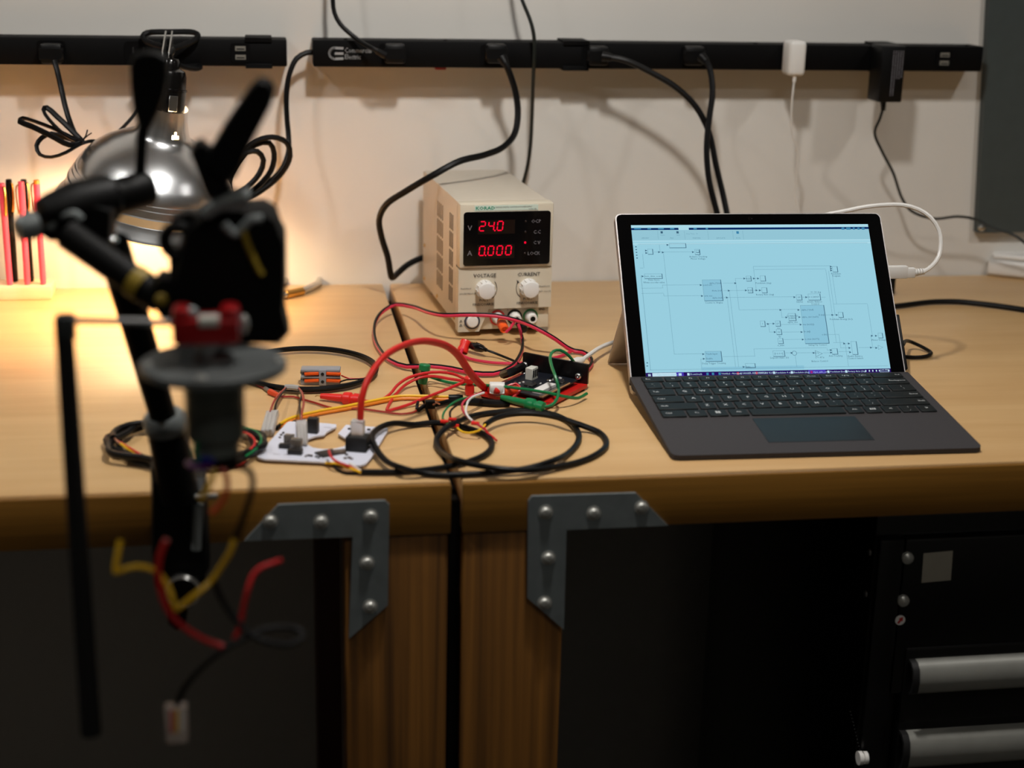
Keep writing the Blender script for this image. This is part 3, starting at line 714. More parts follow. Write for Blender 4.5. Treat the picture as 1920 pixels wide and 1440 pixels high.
stroke(b, arc, 0.0030, YS - 0.0003); stroke(b, [LO(206, 301), LO(249, 301)], 0.0030, YS - 0.0003); 
p_ = LO(258, 296); b.text('Commercial', 0.0086, (p_[0], YS - 0.0003, p_[1]), X, Z, sx=0.78); p_ = LO(258, 332); b.text('Electric', 0.0086, (p_[0], YS - 0.0003, p_[1]), X, Z, sx=0.78)
o = b.build('logo_print', logoM, SR, smooth=False); o['label'] = 'silver logo and two lines of lettering'
# cord of the right strip: drops from its left end and hangs in tied loops
def AY(pts): return [aty(*p) for p in pts]
P = AY([(592, 98, 1.972), (575, 99, 1.968), (556, 110, 1.965), (543, 138, 1.962), (537, 180, 1.96), (538, 222, 1.958), (541, 255, 1.955), (541, 285, 1.945), (528, 318, 1.93), (500, 345, 1.915), (465, 366, 1.90), (436, 366, 1.885),
        (430, 340, 1.88), (446, 305, 1.88), (478, 272, 1.885), (505, 268, 1.89), (514, 288, 1.895), (508, 320, 1.9), (485, 348, 1.9), (455, 368, 1.895), (428, 372, 1.885), (420, 350, 1.875), (436, 312, 1.872), (470, 270, 1.875), (510, 257, 1.88), (538, 268, 1.885), (544, 292, 1.89), (530, 322, 1.895), (498, 352, 1.895), (460, 374, 1.885), (425, 380, 1.87), (412, 362, 1.862),
        (424, 325, 1.862), (452, 290, 1.866), (482, 284, 1.87), (494, 300, 1.874), (486, 326, 1.876), (462, 352, 1.872), (430, 372, 1.866), (412, 385, 1.862)])
b = MB(); b.tube(P, 0.0034, 8); o = b.build('supply_cord', RUBBER, SR); o['label'] = 'thick black cord hanging in loops'

# plugs and cords ----------------------------------------------------
def plug(px, py, parent, dirz=-1, w_=0.026, h=0.024, d=0.018, m=BLACK):
    c = aty(px, py, YS - d / 2)
    b = MB(); b.box((c.x, YS - d / 2 - 0.0012, c.z), (w_, d, h), bev=0.004); 
    for k in range(3): b.box((c.x, YS - d - 0.0005 + 0.004 * k, c.z), (w_ + 0.0012, 0.0016, h * 0.55), bev=0.0005, seg=1)
    return b.build('plug', m, parent)
def cord(name, label, plug_at, pts, r, cat='cord', m=RUBBER, end=None, grp=None, flat=None):
    p0 = aty(plug_at[0], plug_at[1], YS - 0.01)
    t = thing(name, label, cat, p0, 0, grp)
    plug(plug_at[0], plug_at[1], t)
    P = AY(pts)
    b = MB(); b.tube(P, r, 8, flat=flat, side=Y if flat else None); b.build('cable', m, t)
    b = MB(); b.cyl(P[0], P[0] + (P[1] - P[0]).normalized() * min(0.014, (P[1] - P[0]).length), r * 1.7, r * 1.25, n=10); b.build('strain_relief', m, t)
    return t
cord('mains_lead', 'black cord rising out of frame from the outlet beside the logo', (740, 100), [(722, 104, 1.932), (706, 95, 1.93), (682, 82, 1.94), (660, 66, 1.948), (638, 45, 1.952), (627, 24, 1.955), (624, 0, 1.957), (623, -60, 1.96), (628, -250, 1.965), (640, -500, 1.965)], 0.0028)
cord('mains_lead', 'thick black cord curving over the power supply into its back', (930, 100), [(941, 108, 1.93), (948, 120, 1.925), (957, 142, 1.925), (967, 175, 1.925), (971, 213, 1.92), (965, 250, 1.91), (943, 276, 1.89), (910, 290, 1.87), (860, 303, 1.845), (813, 328, 1.84), (762, 358, 1.86), (724, 384, 1.88), (711, 412, 1.895), (716, 447, 1.905), (727, 482, 1.912), (732, 512, 1.918), (735, 521, 1.925), (745, 513, 1.94), (765, 496, 1.958), (790, 484, 1.972), (812, 478, 1.980)], 0.0040)
cord('mains_lead', 'black cord slanting from a middle outlet behind the tablet', (1120, 104), [(1130, 106, 1.93), (1148, 108, 1.925), (1172, 113, 1.92), (1223, 137, 1.915), (1269, 165, 1.91), (1306, 202, 1.905), (1329, 248, 1.90), (1343, 312, 1.89), (1356, 367, 1.88), (1364, 405, 1.87), (1372, 450, 1.86), (1385, 520, 1.845)], 0.0038)
cord('mains_lead', 'black cord dropping from the outlet left of the white charger', (1300, 104), [(1315, 106, 1.93), (1325, 116, 1.922), (1332, 134, 1.915), (1336, 172, 1.905), (1330, 220, 1.895), (1325, 275, 1.885), (1329, 335, 1.875), (1345, 402, 1.865), (1362, 470, 1.855), (1378, 528, 1.84)], 0.0038)
# a cord that only passes by
b = MB(); b.tube(AY([(930, -500, 1.96), (950, -200, 1.955), (970, -40, 1.948), (979, 0, 1.945), (988, 22, 1.942), (997, 47, 1.938), (1002, 77, 1.936), (1001, 120, 1.936), (999, 165, 1.945), (998, 200, 1.955), (995, 267, 1.965), (990, 307, 1.975), (982, 340, 1.981), (972, 380, 1.982)]), 0.0024, 8)
tag(b.build('hanging_cord', mat('dark_green_black_cord', (16, 22, 18), 0.45)), 'thin dark cord crossing in front of the strip down behind the power supply', 'cord')
# white charger
c0 = aty(1496, 110, YS - 0.030)
t = thing('usb_charger', 'small white charger plugged into the power strip', 'charger', c0)
b = MB(); b.box((c0.x - 0.0005, YS - 0.0165, c0.z), (0.0225, 0.032, 0.044), bev=0.005, seg=3); b.build('body', WHITE, t)
P = AY([(1490, 138, 1.930), (1489, 152, 1.930), (1485, 192, 1.932), (1485, 247, 1.94), (1496, 284, 1.945), (1494, 321, 1.95), (1492, 367, 1.955), (1500, 405, 1.955), (1506, 460, 1.955)])
b = MB(); b.tube(P, 0.0013, 6); b.build('cable', WHITE, t)
b = MB(); b.cyl(P[0], P[1] + (P[1] - P[0]) * 0.15, 0.003, 0.0022, n=10); b.build('strain_relief', WHITE, t)
# black adapter
c0 = aty(1673, 140, YS - 0.040)
t = thing('power_adapter', 'black wall adapter with white print hanging below the strip', 'power adapter', c0)
b = MB(); b.box((c0.x, YS - 0.0205, c0.z + 0.0005), (0.0320, 0.040, 0.0715), bev=0.002); b.build('body', BLACK, t)
b = MB(); b.keepn = True
random.seed(4)
for k in range(5):
    x_ = c0.x + 0.0115 - k * 0.0032; z_ = c0.z + 0.030
    while z_ > c0.z - (0.004 if k < 3 else 0.026):
        L_ = random.uniform(0.0008, 0.0022); b.quad(V((x_, YS - 0.0409, z_ - L_)), V((x_ + 0.0012, YS - 0.0409, z_ - L_)), V((x_ + 0.0012, YS - 0.0409, z_)), V((x_, YS - 0.0409, z_))); z_ -= L_ + 0.0008
o = b.build('rating_print', greyink, t, smooth=False); o['kind'] = 'stuff'
P = AY([(1656, 186, 1.93), (1656, 200, 1.93), (1650, 222, 1.932), (1640, 248, 1.936), (1654, 284, 1.942), (1675, 325, 1.948), (1691, 371, 1.952), (1708, 395, 1.952), (1750, 410, 1.95), (1796, 406, 1.945), (1828, 411, 1.942), (1868, 430, 1.93), (1900, 440, 1.92), (1922, 456, 1.91), (1950, 490, 1.90)])
b = MB(); b.tube(P, 0.0019, 8); b.build('cable', mat('dark_green_black_cord', (16, 22, 18), 0.45), t)
b = MB()
for k in range(5): b.cyl(P[0] + (P[1] - P[0]) * (0.1 + k * 0.3), P[0] + (P[1] - P[0]) * (0.3 + k * 0.3), 0.0042 - k * 0.0003, n=10)
b.build('strain_relief', BLACK, t)

# ------------------------------------------------------------------ clamp lamp
alu = mat('spun_aluminium', (226, 228, 230), 0.27, 1.0, var=0.05, scale=20)
alin = mat('white_reflector_inside', (225, 222, 214), 0.35, 0.4)
bulbm = mat('glowing_warm_bulb', (255, 216, 166), emit=1.0); bulbm.node_tree.nodes['Principled BSDF'].inputs['Emission Strength'].default_value = 112.0
bake = mat('glossy_black_socket', (12, 11, 11), 0.16)
LC = aty(279, 392, YW - 0.135)
la = ((RT * -0.29 - UP * 0.957) * 0.905 + _fw * 0.425).normalized()
t = thing('clamp_lamp', 'clamp lamp with shiny aluminium reflector and glowing warm bulb', 'lamp', LC)
prof = [(0.1065, -0.001), (0.108, 0.001), (0.1065, 0.004), (0.102, 0.010), (0.0995, 0.016), (0.0985, 0.0165), (0.0978, 0.026), (0.0960, 0.0270), (0.0940, 0.0345), (0.0928, 0.0352), (0.0915, 0.0400), (0.0902, 0.0406), (0.089, 0.046), (0.0835, 0.055), (0.0825, 0.0562), (0.076, 0.065), (0.066, 0.074), (0.054, 0.082), (0.043, 0.088), (0.0345, 0.0925), (0.0315, 0.097), (0.0300, 0.101), (0.0287, 0.105), (0.0275, 0.109), (0.0262, 0.114), (0.0250, 0.122), (0.0240, 0.130)]
NL = 64
b = MB(); b.lathe(prof, LC, -la, NL)
hole = aty(328, 258, 1.80)
keep = []
hd = (hole - CAM).normalized()
for f in b.f:
    c = sum((b.v[i] for i in f), V()) / len(f)
    off = (c - CAM) - hd * (c - CAM).dot(hd)
    ax_h = -(c - LC).dot(la)
    if 0.096 < ax_h < 0.112 and off.length < 0.0042 and (c - CAM).dot(hd) < (LC - la * 0.1 - CAM).dot(hd): continue
    keep.append(f)
b.f = keep; b.mi = [0] * len(keep)
b.build('reflector', alu, t)
b = MB(); b.lathe([(r - 0.001, h) for r, h in prof if 0.0 < h < 0.0925], LC, -la, 48); b.build('reflector_lining', alin, t)
bc = LC - la * 0.050
b = MB(); b.lathe([(0.0001, -0.031), (0.012, -0.0285), (0.022, -0.021), (0.0285, -0.010), (0.030, 0.0), (0.028, 0.010), (0.021, 0.022), (0.0145, 0.034), (0.0130, 0.046)], bc, -la, 24); b.build('bulb', bulbm, t)
LN = LC - la * 0.128; sa = ((RT * 0.12 + UP * 0.985) - _fw * 0.22).normalized()
b = MB(); b.lathe([(0.0205, -0.006), (0.0205, 0.019), (0.0215, 0.0195), (0.0215, 0.022), (0.0200, 0.0225), (0.0200, 0.036), (0.0180, 0.042), (0.0122, 0.045), (0.0115, 0.053), (0.0095, 0.056), (0.0001, 0.0565)], LN, sa, 28); b.build('lamp_socket', bake, t)
for a in (-0.75, 0.55):
    d = (RT * math.sin(a) - (_fw - sa * _fw.dot(sa)).normalized() * math.cos(a)).normalized()
    b = MB(); b.box(LN + d * 0.0212 + sa * 0.005, (0.010, 0.0012, 0.018), R=basis(sa.cross(d).normalized(), d, sa), bev=0.0004, seg=1); b.build('socket_clip', STEEL, t)
top = LN + sa * 0.050
cx = aty(320, 95, YS).x
b = MB()
for dx, lean in ((-0.0035, 0.000), (0.0040, 0.003)):
    b.prism([(top.y + 0.004, top.z - 0.004), (top.y + 0.012, top.z - 0.014), (YS - 0.020, SZ0 + 0.004), (YS - 0.006, SZ1 + 0.002), (YS - 0.012, SZ1 + 0.010), (top.y + 0.010, top.z + 0.012)], (top.x + dx - 0.006, 0, 0), Y, Z, 0.0016)
b.build('clamp_plate', STEEL, t, smooth=False)
TP = AY([(275, 62, 1.952), (268, 68, 1.948), (275, 78, 1.944), (300, 86, 1.938), (322, 90, 1.93), (345, 84, 1.938), (366, 74, 1.944), (371, 66, 1.948), (364, 61, 1.952), (320, 60, 1.954)])
b = MB(); b.tube(TP, 0.0036, 8, closed=True); b.build('clamp_jaw', RUBBER, t)
b = MB(); b.tube(AY([(318, 112, 1.93), (335, 122, 1.938), (356, 128, 1.944), (372, 128, 1.95), (376, 124, 1.955), (345, 125, 1.957), (290, 126, 1.957), (270, 127, 1.95), (285, 128, 1.942), (310, 120, 1.93)]), 0.0034, 8); b.build('clamp_jaw', RUBBER, t)
# lamp cord: plug, flat cable, tied loops left of the reflector
plug(97, 100, t)
LCD = lambda zx, zy, y: aty(zx / 3, zy / 3, y)
Q = [LCD(305, 340, 1.93), LCD(320, 390, 1.925), LCD(345, 500, 1.92), LCD(365, 590, 1.91), LCD(395, 690, 1.90), LCD(430, 765, 1.885), LCD(462, 795, 1.88),
     LCD(400, 730, 1.885), LCD(320, 655, 1.89), LCD(262, 605, 1.895), LCD(244, 620, 1.89), LCD(300, 700, 1.88), LCD(390, 775, 1.875), LCD(455, 800, 1.875),
     LCD(350, 745, 1.88), LCD(230, 695, 1.885), LCD(125, 664, 1.888), LCD(108, 682, 1.88), LCD(180, 712, 1.872), LCD(290, 765, 1.868), LCD(390, 815, 1.866), LCD(455, 805, 1.87),
     LCD(370, 775, 1.88), LCD(290, 752, 1.882), LCD(235, 775, 1.88), LCD(205, 820, 1.876), LCD(225, 870, 1.872), LCD(290, 884, 1.868), LCD(370, 858, 1.866), LCD(450, 812, 1.868), LCD(500, 795, 1.872), LCD(600, 790, 1.90), LCD(760, 640, 1.93), LCD(860, 470, 1.93), LCD(930, 330, 1.90), LCD(975, 292, 1.86)]
Q += [top + sa * 0.018 + _fw * 0.01, top + sa * 0.008]
b = MB(); b.tube(Q, 0.0026, 8, flat=(1.35, 0.8)); o = b.build('cord', RUBBER, t); o['label'] = 'flat black cord tied into loops'
b = MB(); tie = LCD(462, 795, 1.872); b.tube([LCD(450, 780, 1.872), LCD(468, 800, 1.862), LCD(455, 815, 1.872), LCD(448, 800, 1.885), LCD(455, 782, 1.88)], 0.0011, 6); b.tube([LCD(462, 790, 1.866), LCD(482, 765, 1.862), LCD(492, 730, 1.86)], 0.0008, 6); b.tube([LCD(470, 785, 1.866), LCD(490, 765, 1.864), LCD(515, 748, 1.862)], 0.0008, 6); b.build('wire_tie', MATTE, t)

# ------------------------------------------------------------------ pens in a wooden block
blockm = wood('pale_pine_block', (226, 186, 148), (240, 206, 170), (2, 20, 20), 0.5, 6.0, 0.1)
pA = tab(97, 562); pinkm = mat('pink_pen_barrel', (236, 78, 110), 0.3, var=0.03); orangepen = mat('orange_pen_end', (238, 140, 40), 0.35)
BH_ = 0.0165; bd = 0.046
b = MB(); b.box((pA.x - 0.075, pA.y + bd / 2, TZ + BH_ / 2), (0.150, bd, BH_), bev=0.0012)
t = tag(b.build('pen_block', blockm), 'pale wooden block holding a row of upright pens', 'pen holder')
def pen(label, base, topp, barrel, endm, clipx, y):
    B = aty(base[0], base[1], y); T_ = aty(topp[0], topp[1], y + 0.002); B.z = TZ + BH_ + 0.0003
    d = (T_ - B).normalized(); L_ = (T_ - B).length
    t = thing('pen', label, 'pen', B, 0, 'pens in the wooden block')
    b = MB(); b.lathe([(0.0001, 0), (0.0034, 0.0), (0.0038, 0.004), (0.0038, L_ - 0.042), (0.0041, L_ - 0.0415), (0.0041, L_ - 0.005), (0.0001, L_ - 0.005)], B, d, 16); b.build('barrel', barrel, t)
    b = MB(); b.lathe([(0.0038, L_ - 0.005), (0.0036, L_ - 0.0005), (0.0028, L_), (0.0001, L_)], B, d, 16); b.build('end_cap', endm, t)
    s_ = V((clipx, -0.55, 0)).normalized()
    b = MB(); c0 = B + d * (L_ - 0.004); c1 = B + d * (L_ - 0.039)
    b.tube([c0 + s_ * 0.003, c0 + s_ * 0.0062 - d * 0.001, c1 + s_ * 0.0058 + d * 0.004, c1 + s_ * 0.0048], 0.0012, 6, flat=(1.4, 0.6)); b.sphere(c1 + s_ * 0.0048, 0.0016, 8); b.build('clip', GOLD, t)
yb = pA.y + 0.014
pen('pink pen with a gold clip at the left edge of the block', (18, 527), (3, 343), pinkm, pinkm, 0.35, yb)
pen('black pen with a gold clip between the two leftmost pink pens', (28, 519), (16, 336), BLACK, BLACK, 0.6, yb + 0.018)
pen('pink pen standing in front of a black pen, middle of the row', (51, 527), (39, 340), pinkm, pinkm, -0.8, yb)
pen('black pen half hidden behind the middle pink pen', (58, 519), (44, 336), BLACK, BLACK, 0.9, yb + 0.018)
pen('pink pen with an orange end, rightmost in the block', (81, 527), (68, 337), pinkm, orangepen, -0.9, yb)

# ------------------------------------------------------------------ odds and ends along the back of the benches
b = MB(); b.tube([tab(*p) for p in ((500, 556, 0.005), (535, 553, 0.005), (562, 547, 0.005), (588, 536, 0.005), (599, 527, 0.005), (593, 519, 0.005), (572, 516, 0.005), (548, 520, 0.005), (525, 530, 0.005), (498, 545, 0.005))], 0.0046, 10, closed=True)
t = tag(b.build('carabiner', STEEL), 'steel carabiner lying on the bench beside the lamp glow', 'carabiner')
b = MB(); b.cyl(tab(535, 553, 0.005), tab(566, 546, 0.005), 0.0060, n=12); b.build('gate_sleeve', BRASS, t)
# white box at the right edge
c0 = tab(1915, 527)
t = thing('white_box', 'white plastic box at the right end of the bench against the wall', 'box', (c0.x + 0.04, c0.y + 0.03, TZ), 0.5)
Rb = Rz(-0.55)
b = MB(); b.box((c0.x + 0.035, c0.y + 0.035, TZ + 0.012), (0.12, 0.075, 0.022), R=Rb, bev=0.005, seg=3); b.build('base', WHITE, t)
b = MB(); b.box((c0.x + 0.035, c0.y + 0.035, TZ + 0.0275), (0.11, 0.066, 0.008), R=Rb, bev=0.0035, seg=3); b.build('lid', WHITE, t)
# black power brick behind the tablet and its heavy lead
c0 = tab(1664, 556)
b = MB(); b.box((c0.x - 0.035, c0.y + 0.022, TZ + 0.014), (0.092, 0.044, 0.027), bev=0.004)
t = tag(b.build('power_brick', BLACK), 'black power brick mostly hidden behind the tablet', 'power brick')
b = MB(); b.tube([tab(*p) for p in ((1560, 590, 0.004), (1640, 579, 0.004), (1690, 573, 0.004), (1750, 566, 0.004), (1800, 566, 0.004), (1850, 571, 0.004), (1920, 581, 0.004), (1990, 596, 0.004))], 0.0036, 8)
tag(b.build('heavy_cable', RUBBER), 'heavy black cable running right from behind the tablet', 'cable')
# magnetic charging connector on the tablet's right edge
eR = BO + ax * (BW + 0.0021) - tno * BT / 2
t = thing('charging_connector', 'slim black charging connector on the right edge of the tablet', 'connector', eR + tup * 0.03)
b = MB(); b.box(eR + tup * 0.052, (0.0040, 0.0060, 0.062), R=basis(ax, -tno, tup), bev=0.0012); b.build('connector_bar', BLACK, t)
b = MB(); b.tube([eR + tup * 0.050 + ax * 0.002 - tno * 0.002] + [tab(*p) for p in ((1708, 641, 0.010), (1722, 647, 0.006), (1739, 656, 0.003), (1746, 662, 0.0025), (1737, 668, 0.0025), (1716, 670, 0.0025), (1690, 668, 0.0025), (1640, 655, 0.0025))], 0.0021, 8); b.build('cable', RUBBER, t)
# ------------------------------------------------------------------ wiring on the benches
def T(pts): return [tab(*p) for p in pts]
def z7(pts, h=0.003): return [tab(450 + p[0] / 4, 580 + p[1] / 4, p[2] if len(p) > 2 else h) for p in pts]
def z8(pts, h=0.003): return [tab(760 + p[0] / 4, 560 + p[1] / 4, p[2] if len(p) > 2 else h) for p in pts]
clearm = mat('frosted_clear_nylon', (246, 242, 238), 0.25, trans=0.6, var=0.02)
def at_base(pts): 
    p = min(pts, key=lambda q: q.z); return V((p.x, p.y, TZ))

# white circuit board ------------------------------------------------
pcb = mat('white_solder_mask', (216, 218, 232), 0.38, var=0.03); chipm = mat('black_chip', (24, 22, 22), 0.45); copper = mat('dark_bronze_part', (84, 70, 62), 0.4)
H0 = 0.0045
outl = [(127, 1095), (135, 1110), (180, 1122), (600, 1142), (900, 1170), (945, 1155), (985, 1110), (1110, 905), (1105, 890), (800, 865), (735, 935), (800, 975), (815, 1000)]
hole = [(790, 1020), (740, 1040), (640, 1052), (550, 1040), (508, 1015), (500, 990), (515, 970), (560, 955), (630, 940), (655, 915), (690, 908), (725, 912)]
P0 = z7([(600, 1010)], H0)[0]
def l7(q): 
    p = tab(450 + q[0] / 4, 580 + q[1] / 4, H0); return (p.x, p.y)
# outline runs round the board, dips through the open slot into the round cut-out and out again
ring = [(127, 1095), (135, 1110), (180, 1122), (600, 1142), (900, 1170), (945, 1155), (985, 1110), (1110, 905), (1105, 888), (795, 865), (735, 932), (808, 975), (818, 1000), (780, 1028), (700, 1046), (620, 1048), (545, 1036), (505, 1012), (500, 985), (520, 965), (565, 950), (632, 940), (655, 915), (722, 880), (722, 862), (600, 850), (370, 840), (350, 850)]
t = thing('circuit_board', 'white circuit board with a round cut-out and black jack', 'circuit board', V((P0.x, P0.y, TZ)))
b = MB(); b.prism([l7(q) for q in ring], V((0, 0, TZ + H0 - 0.0016)), X, Y, 0.0016); b.build('board', pcb, t, smooth=False)
for q in ((150, 1098), (400, 850), (1085, 898), (930, 1150)):
    c = z7([q], 0)[0]; b = MB(); b.cyl((c.x, c.y, TZ), (c.x, c.y, TZ + H0 - 0.0014), 0.0024, n=10); b.build('standoff', DULL, t)
by = (z7([(150, 1090)], H0)[0] - z7([(380, 850)], H0)[0]).normalized(); bx = (z7([(900, 1165)], H0)[0] - z7([(150, 1105)], H0)[0]).normalized(); Rb7 = Rz(math.atan2(bx.y, bx.x))
def onb(name, q, size, m, bev=0.0006, R=None, dz=0.0):
    c = z7([q], H0)[0]; b = MB(); b.box((c.x, c.y, TZ + H0 + size[2] / 2 + dz), size, R=R or Rb7, bev=bev); return b.build(name, m, t)
jk = onb('modular_jack', (885, 1052), (0.0195, 0.016, 0.0135), MATTE, 0.0008)
onb('pin_header', (550, 925), (0.0098, 0.0075, 0.0145), chipm); 
onb('pin_header', (415, 1085), (0.0130, 0.0070, 0.0045), chipm); onb('pin_header', (335, 1040), (0.0100, 0.0060, 0.0040), chipm)
onb('clear_socket', (425, 1055), (0.0098, 0.0070, 0.0105), mat('smoky_clear_plastic', (120, 112, 104), 0.25, trans=0.5)); onb('clear_socket', (370, 1010), (0.0088, 0.0065, 0.0090), mat('smoky_clear_plastic', (120, 112, 104), 0.25, trans=0.5))
onb('chip', (655, 1085), (0.0180, 0.0150, 0.0014), chipm, 0.0002, R=Rb7 @ Rz(0.8)); onb('chip', (745, 1078), (0.0110, 0.0090, 0.0022), copper, 0.0002, R=Rb7 @ Rz(0.5))
random.seed(7)
for q in ((310, 945), (325, 930), (340, 950), (300, 965), (380, 960), (400, 945), (420, 970), (395, 985), (495, 1105), (515, 1100), (535, 1103), (570, 1108), (590, 1115), (820, 1115), (835, 1125), (790, 1120), (800, 1095), (905, 900), (965, 905), (820, 900), (350, 975), (440, 1000), (360, 990)):
    onb('component', q, (random.uniform(0.0016, 0.004), random.uniform(0.0012, 0.0026), 0.0012), random.choice((chipm, copper, chipm)), 0.0001)
b = MB(); b.keepn = True
for q in ((630, 880), (680, 890), (450, 870), (520, 900), (600, 1120), (330, 1085), (250, 1080), (960, 1030), (1030, 930), (860, 915)):
    c = z7([q], H0 + 0.0001)[0]
    for k in range(3): b.quad(c + bx * 0.0 - by * 0.0012 * -k, c + bx * 0.007 - by * 0.0012 * -k, c + bx * 0.007 - by * (0.0012 * -k - 0.0003), c - by * (0.0012 * -k - 0.0003))
o = b.build('silkscreen_print', mat('grey_silkscreen', (150, 146, 150), 0.5), t, smooth=False); o['kind'] = 'stuff'

# red patch lead: plug in the jack, a high arch, white flag label at the far end
PA = z7([(885, 1052)], H0)[0] + Z * 0.0135; PB = tab(916, 733, 0.014)
PX = [(676, 792), (676, 767), (681, 735), (696, 700), (722, 667), (755, 648), (785, 640), (812, 641), (840, 650), (860, 667), (880, 697), (898, 718), (914, 731)]
A_ = PA.copy(); B_ = tab(914, 742, 0)
pts = [PA - Z * 0.002] + [vpl(x, y, A_, B_) for x, y in PX]
pts += [tab(930, 732, 0.014), tab(950, 731, 0.012), tab(973, 730, 0.011)]
t = thing('patch_lead', 'red patch lead arching up from the white circuit board', 'cable', V((PA.x, PA.y, TZ)))
b = MB(); b.tube(pts[1:], 0.0034, 10, flat=(1.15, 0.9)); b.build('cable', mat('bright_red_jacket', (206, 34, 26), 0.4), t)
b = MB(); b.box(PA + Z * 0.006, (0.0115, 0.0085, 0.017), R=Rb7, bev=0.0008); b.build('clear_plug', clearm, t)
c = tab(932, 727, 0.016); b = MB(); b.box(c, (0.0150, 0.0006, 0.0120), R=Rz(-0.15) @ Matrix.Rotation(-0.5, 3, 'X'), bev=0.0002, seg=1); b.box(c + V((0, 0.002, -0.0015)), (0.0150, 0.0105, 0.0105), R=Rz(-0.15), bev=0.003); fl = b.build('flag_label', WHITE, t)
b = MB(); b.tube([tab(945, 734, 0.012), tab(973, 732, 0.0115)], 0.0042, 10); b.build('boot', mat('orange_red_boot', (214, 70, 30), 0.4), t)

# twin red and black lead of the power supply ------------------------
yf = 1.690
twin = [aty(972, 607, 1.688), tab(978, 628, 0.012), tab(980, 645, 0.006), tab(974, 668, 0.004), tab(955, 690, 0.004), tab(925, 701, 0.004), tab(885, 699, 0.004), tab(847, 691, 0.004), tab(805, 686, 0.007), tab(762, 687, 0.005), tab(733, 677, 0.004), tab(713, 657, 0.004), tab(702, 632, 0.006), tab(704, 603, 0.010), tab(720, 582, 0.012), tab(742, 571, 0.014), tab(772, 575, 0.016), aty(805, 586, 1.735), aty(832, 591, 1.705), aty(880, 590, 1.690), aty(930, 592, 1.684), aty(967, 600, 1.678), tab(1005, 615, 0.030), tab(1042, 636, 0.018), tab(1064, 652, 0.008), tab(1078, 658, 0.004), tab(1092, 660, 0.004), tab(1106, 669, 0.004), tab(1110, 681, 0.004), tab(1102, 692, 0.004)]
t = thing('supply_lead', 'twin red and black lead looping from the power supply', 'cable', at_base(twin))
cc = curve(twin, 0.01)
def offs(cl, d):
    out = []
    for i, p in enumerate(cl):
        tg = (cl[min(i + 1, len(cl) - 1)] - cl[max(i - 1, 0)]).normalized(); s_ = tg.cross(Z)
        s_ = s_.normalized() if s_.length > 0.05 else X
        out.append(p + s_ * d + Z * abs(d) * 0.3 * (1 if d > 0 else -1))
    return out
def away(cl, d): # offset away from / towards the viewer so both strands show
    return [p + V((0.15, 0.9, 0.42)).normalized() * d for p in cl]
b = MB(); b.tube(away(cc, -0.0012), 0.0018, 7, smooth=False); o = b.build('red_strand', PINK, t)
b = MB(); b.tube(away(cc, 0.0017), 0.0017, 7, smooth=False); o = b.build('black_strand', RUBBER, t)
redtail = T([(1074, 657, 0.004), (1060, 664, 0.003), (1047, 669, 0.003), (1010, 676, 0.003), (977, 681, 0.003), (935, 681, 0.003), (900, 677, 0.003), (876, 671, 0.003), (864, 663, 0.004), (867, 655, 0.007)])
b = MB(); b.tube(redtail, 0.0017, 7); b.build('red_tail', PINK, t)
# orange-tipped plug in the red post, short jumper strands
rp = aty(940, 604, 1.694); tip = aty(949, 624, 1.672)
b = MB(); d = (tip - rp).normalized(); b.lathe([(0.0056, 0), (0.0060, 0.006), (0.0052, 0.0155), (0.0040, 0.0165), (0.0026, 0.0150), (0.0001, 0.0145)], rp, tip - rp, 16); b.build('banana_plug', ORANGE, t)
b = MB(); b.tube([tip - d * 0.001, aty(956, 616, 1.673), aty(962, 607, 1.678), aty(967, 600, 1.679)], 0.0016, 7); b.build('jumper', PINK, t)
bp_ = aty(974, 606, 1.698); bt = aty(986, 622, 1.682)
b = MB(); b.lathe([(0.0052, 0), (0.0054, 0.006), (0.0046, 0.0135), (0.0020, 0.0145), (0.0001, 0.0145)], bp_, bt - bp_, 14); b.build('banana_plug', BLACK, t)
# red hook grabbed by a black crocodile clip
hc = tab(868, 655, 0); 
t = thing('hook_clip', 'red hook clip head bitten by the black crocodile clip', 'test clip', hc, 0, None)
b = MB(); b.lathe([(0.0001, 0.001), (0.0060, 0.001), (0.0066, 0.004), (0.0052, 0.008), (0.0062, 0.012), (0.0056, 0.0145), (0.0001, 0.015)], tab(866, 661, 0.002), tab(871, 646, 0.010) - tab(866, 661, 0.002), 14); b.build('grip', mat('red_plastic', (220, 40, 34), 0.35), t)
ca = tab(873, 644, 0.009); cb = tab(911, 656, 0.009)
t = thing('crocodile_clip', 'black crocodile clip with brass jaws below the power supply', 'test clip', V((cb.x, cb.y, TZ)))
dcl = (cb - ca); L_ = dcl.length; dn = dcl.normalized()
b = MB(); b.lathe([(0.0022, L_ * 0.12), (0.0042, L_ * 0.35), (0.0052, L_ * 0.6), (0.0042, L_ * 0.82), (0.0026, L_ * 0.9), (0.0022, L_ * 1.02), (0.0001, L_ * 1.02)], ca, dn, 14); b.build('boot', bake, t)
for dz in (0.0016, -0.0016):
    b = MB(); b.tube([ca + Z * dz * 2.0, ca + dn * L_ * 0.25 + Z * dz * 1.8, ca + dn * L_ * 0.55 + Z * dz * 2.6], 0.0016, 6); b.build('jaw', BRASS, t)
b = MB(); b.tube([cb] + T([(925, 661, 0.006), (945, 669, 0.004), (964, 677, 0.004), (974, 683, 0.003)]), 0.0014, 6); b.build('cable', RUBBER, t)

